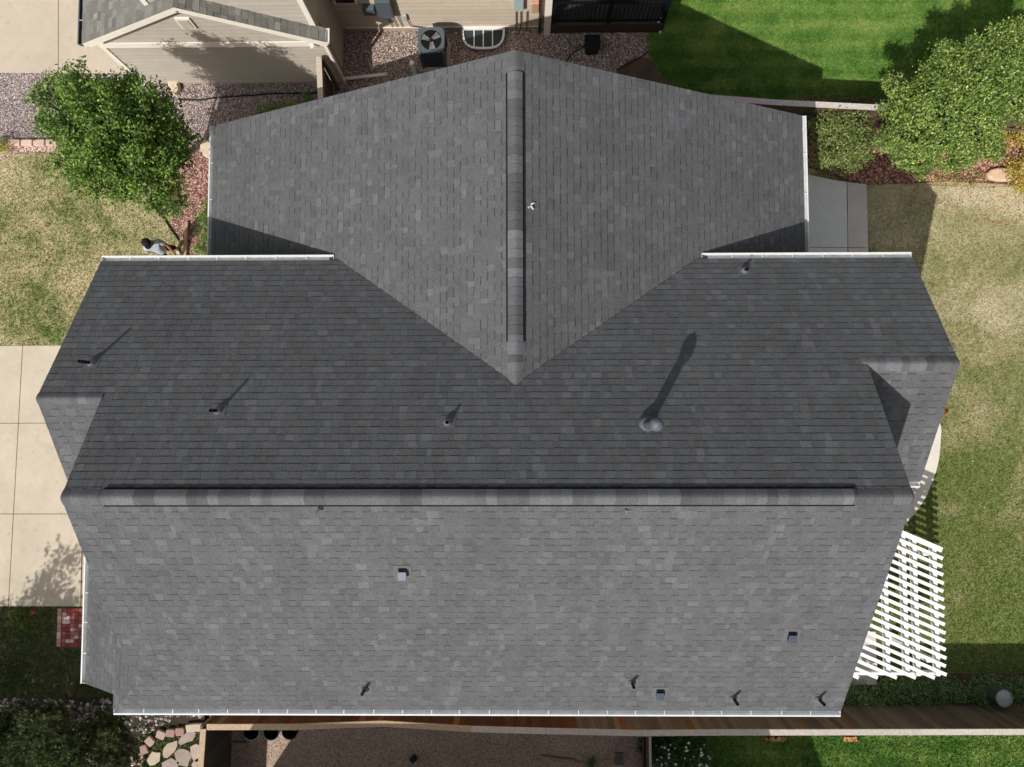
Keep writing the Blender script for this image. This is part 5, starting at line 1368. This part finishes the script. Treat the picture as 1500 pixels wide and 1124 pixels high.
hd0 = addv(B(.045, 0, 1.56), .07, nk); hd1 = addv(B(.06, 0, 1.65), .085, hd0); hd2 = addv(B(.045, 0, 1.715), .07, hd1)
addv(B(.145, 0, 1.62), .016, hd1)            # nose
arms = []
for sd_, swing in ((1, .20), (-1, -.12)):
    s0 = addv(B(.02, sd_ * .17, 1.40), .062, ch)
    el = addv(B(.02 + swing * .35, sd_ * .25, 1.13), .042, s0)
    wr_ = addv(B(.06 + swing * 1.0, sd_ * .25, .92), .028, el)
    hand(vs[wr_], vs[wr_] - vs[el], -Sd * sd_, sd_, wr_)
    arms.append((s0, el, wr_))
legs = []
for sd_, st in ((1, -.18), (-1, .22)):
    h0 = addv(B(0, sd_ * .09, .90), .09, pel)
    kn = addv(B(st * .6 + .03, sd_ * .10, .50), .06, h0)
    an = addv(B(st, sd_ * .10, .10), .04, kn)
    addv(B(st + .10, sd_ * .10, .05), .038, an)
    legs.append((h0, kn, an))
skinned('body', M['skin'], vs, es, rs, person)
# shirt
v2, e2, r2 = [], [], []
def a2(p_, r_, par=None):
    v2.append(p_); r2.append(r_); i = len(v2) - 1
    if par is not None: e2.append((par, i))
    return i
b00 = a2(B(0, 0, .80), (.165, .18)); b0 = a2(B(0, 0, .93), (.165, .18), b00); b1 = a2(B(.01, 0, 1.12), (.15, .16), b0); b2 = a2(B(.02, 0, 1.31), (.165, .18), b1); b3 = a2(B(.03, 0, 1.44), .075, b2)
for (s0, el, wr_) in arms:
    q0_ = a2(vs[s0] + Vector((0, 0, .0)), .082, b2); a2(vs[s0].lerp(vs[el], .75), .065, q0_)
skinned('shirt', M['shirt'], v2, e2, r2, person)
v2, e2, r2 = [], [], []
b00 = a2(B(0, 0, 1.04), .13); b0 = a2(B(0, 0, .95), .140, b00)
for (h0, kn, an) in legs:
    q0_ = a2(vs[h0] + Vector((0, 0, -.02)), .108, b0); q1_ = a2(vs[kn], .082, q0_); a2(vs[an] + Vector((0, 0, .04)), .065, q1_)
skinned('trousers', M['trouser'], v2, e2, r2, person)
for (h0, kn, an) in legs:
    c = vs[an]; v2, e2, r2 = [], [], []
    b0 = a2(c + Fd * -.04 + Vector((0, 0, -.05)), .045); b1 = a2(c + Fd * .08 + Vector((0, 0, -.055)), .046, b0); a2(c + Fd * .18 + Vector((0, 0, -.06)), .036, b1)
    skinned('shoe', M['shoe'], v2, e2, r2, person)
# cap, hair, ears, eyes
hc = B(.05, 0, 1.685)
cp_ = MB().lathe(hc, [(.103, -.005), (.106, .02), (.098, .055), (.075, .085), (.04, .102), (0, .107)], 24)
cp_.build('cap', M['capcloth'], person, smooth=True)
br_ = MB()
for k in range(8):
    t0, t1 = -1.0 + 2.0 * k / 8, -1.0 + 2.0 * (k + 1) / 8
    f0 = lambda t, r_, z: hc + Fd * (math.cos(t) * r_) + Sd * (math.sin(t) * r_ * .95) + Vector((0, 0, z))
    l0, l1 = .10 + .075 * math.cos(t0 * 1.45), .10 + .075 * math.cos(t1 * 1.45)
    br_.hexa([f0(t0, .095, -.006), f0(t0, l0, -.022), f0(t1, l1, -.022), f0(t1, .095, -.006), f0(t0, .095, .006), f0(t0, l0, -.012), f0(t1, l1, -.012), f0(t1, .095, .006)])
br_.build('cap_brim', M['capcloth'], person, smooth=True)
for sd_ in (1, -1):
    MB().lathe(B(.05, sd_ * .088, 1.60), [(0, -.03), (.016, -.01), (.018, .015), (0, .035)], 10).build('ear', M['skin'], person, smooth=True)
    MB().lathe(B(.135, sd_ * .032, 1.635), [(0, -.008), (.009, 0), (0, .008)], 10).build('eye', M['black'], person, smooth=True)
MB().lathe(B(.02, 0, 1.62), [(.088, -.06), (.094, -.02), (.098, .04)], 20).build('hair', M['black'], person, smooth=True)

# =================================================================== render settings
SC.render.engine = 'CYCLES'
SC.cycles.max_bounces = 6; SC.cycles.diffuse_bounces = 3; SC.cycles.glossy_bounces = 2
SC.cycles.transparent_max_bounces = 4
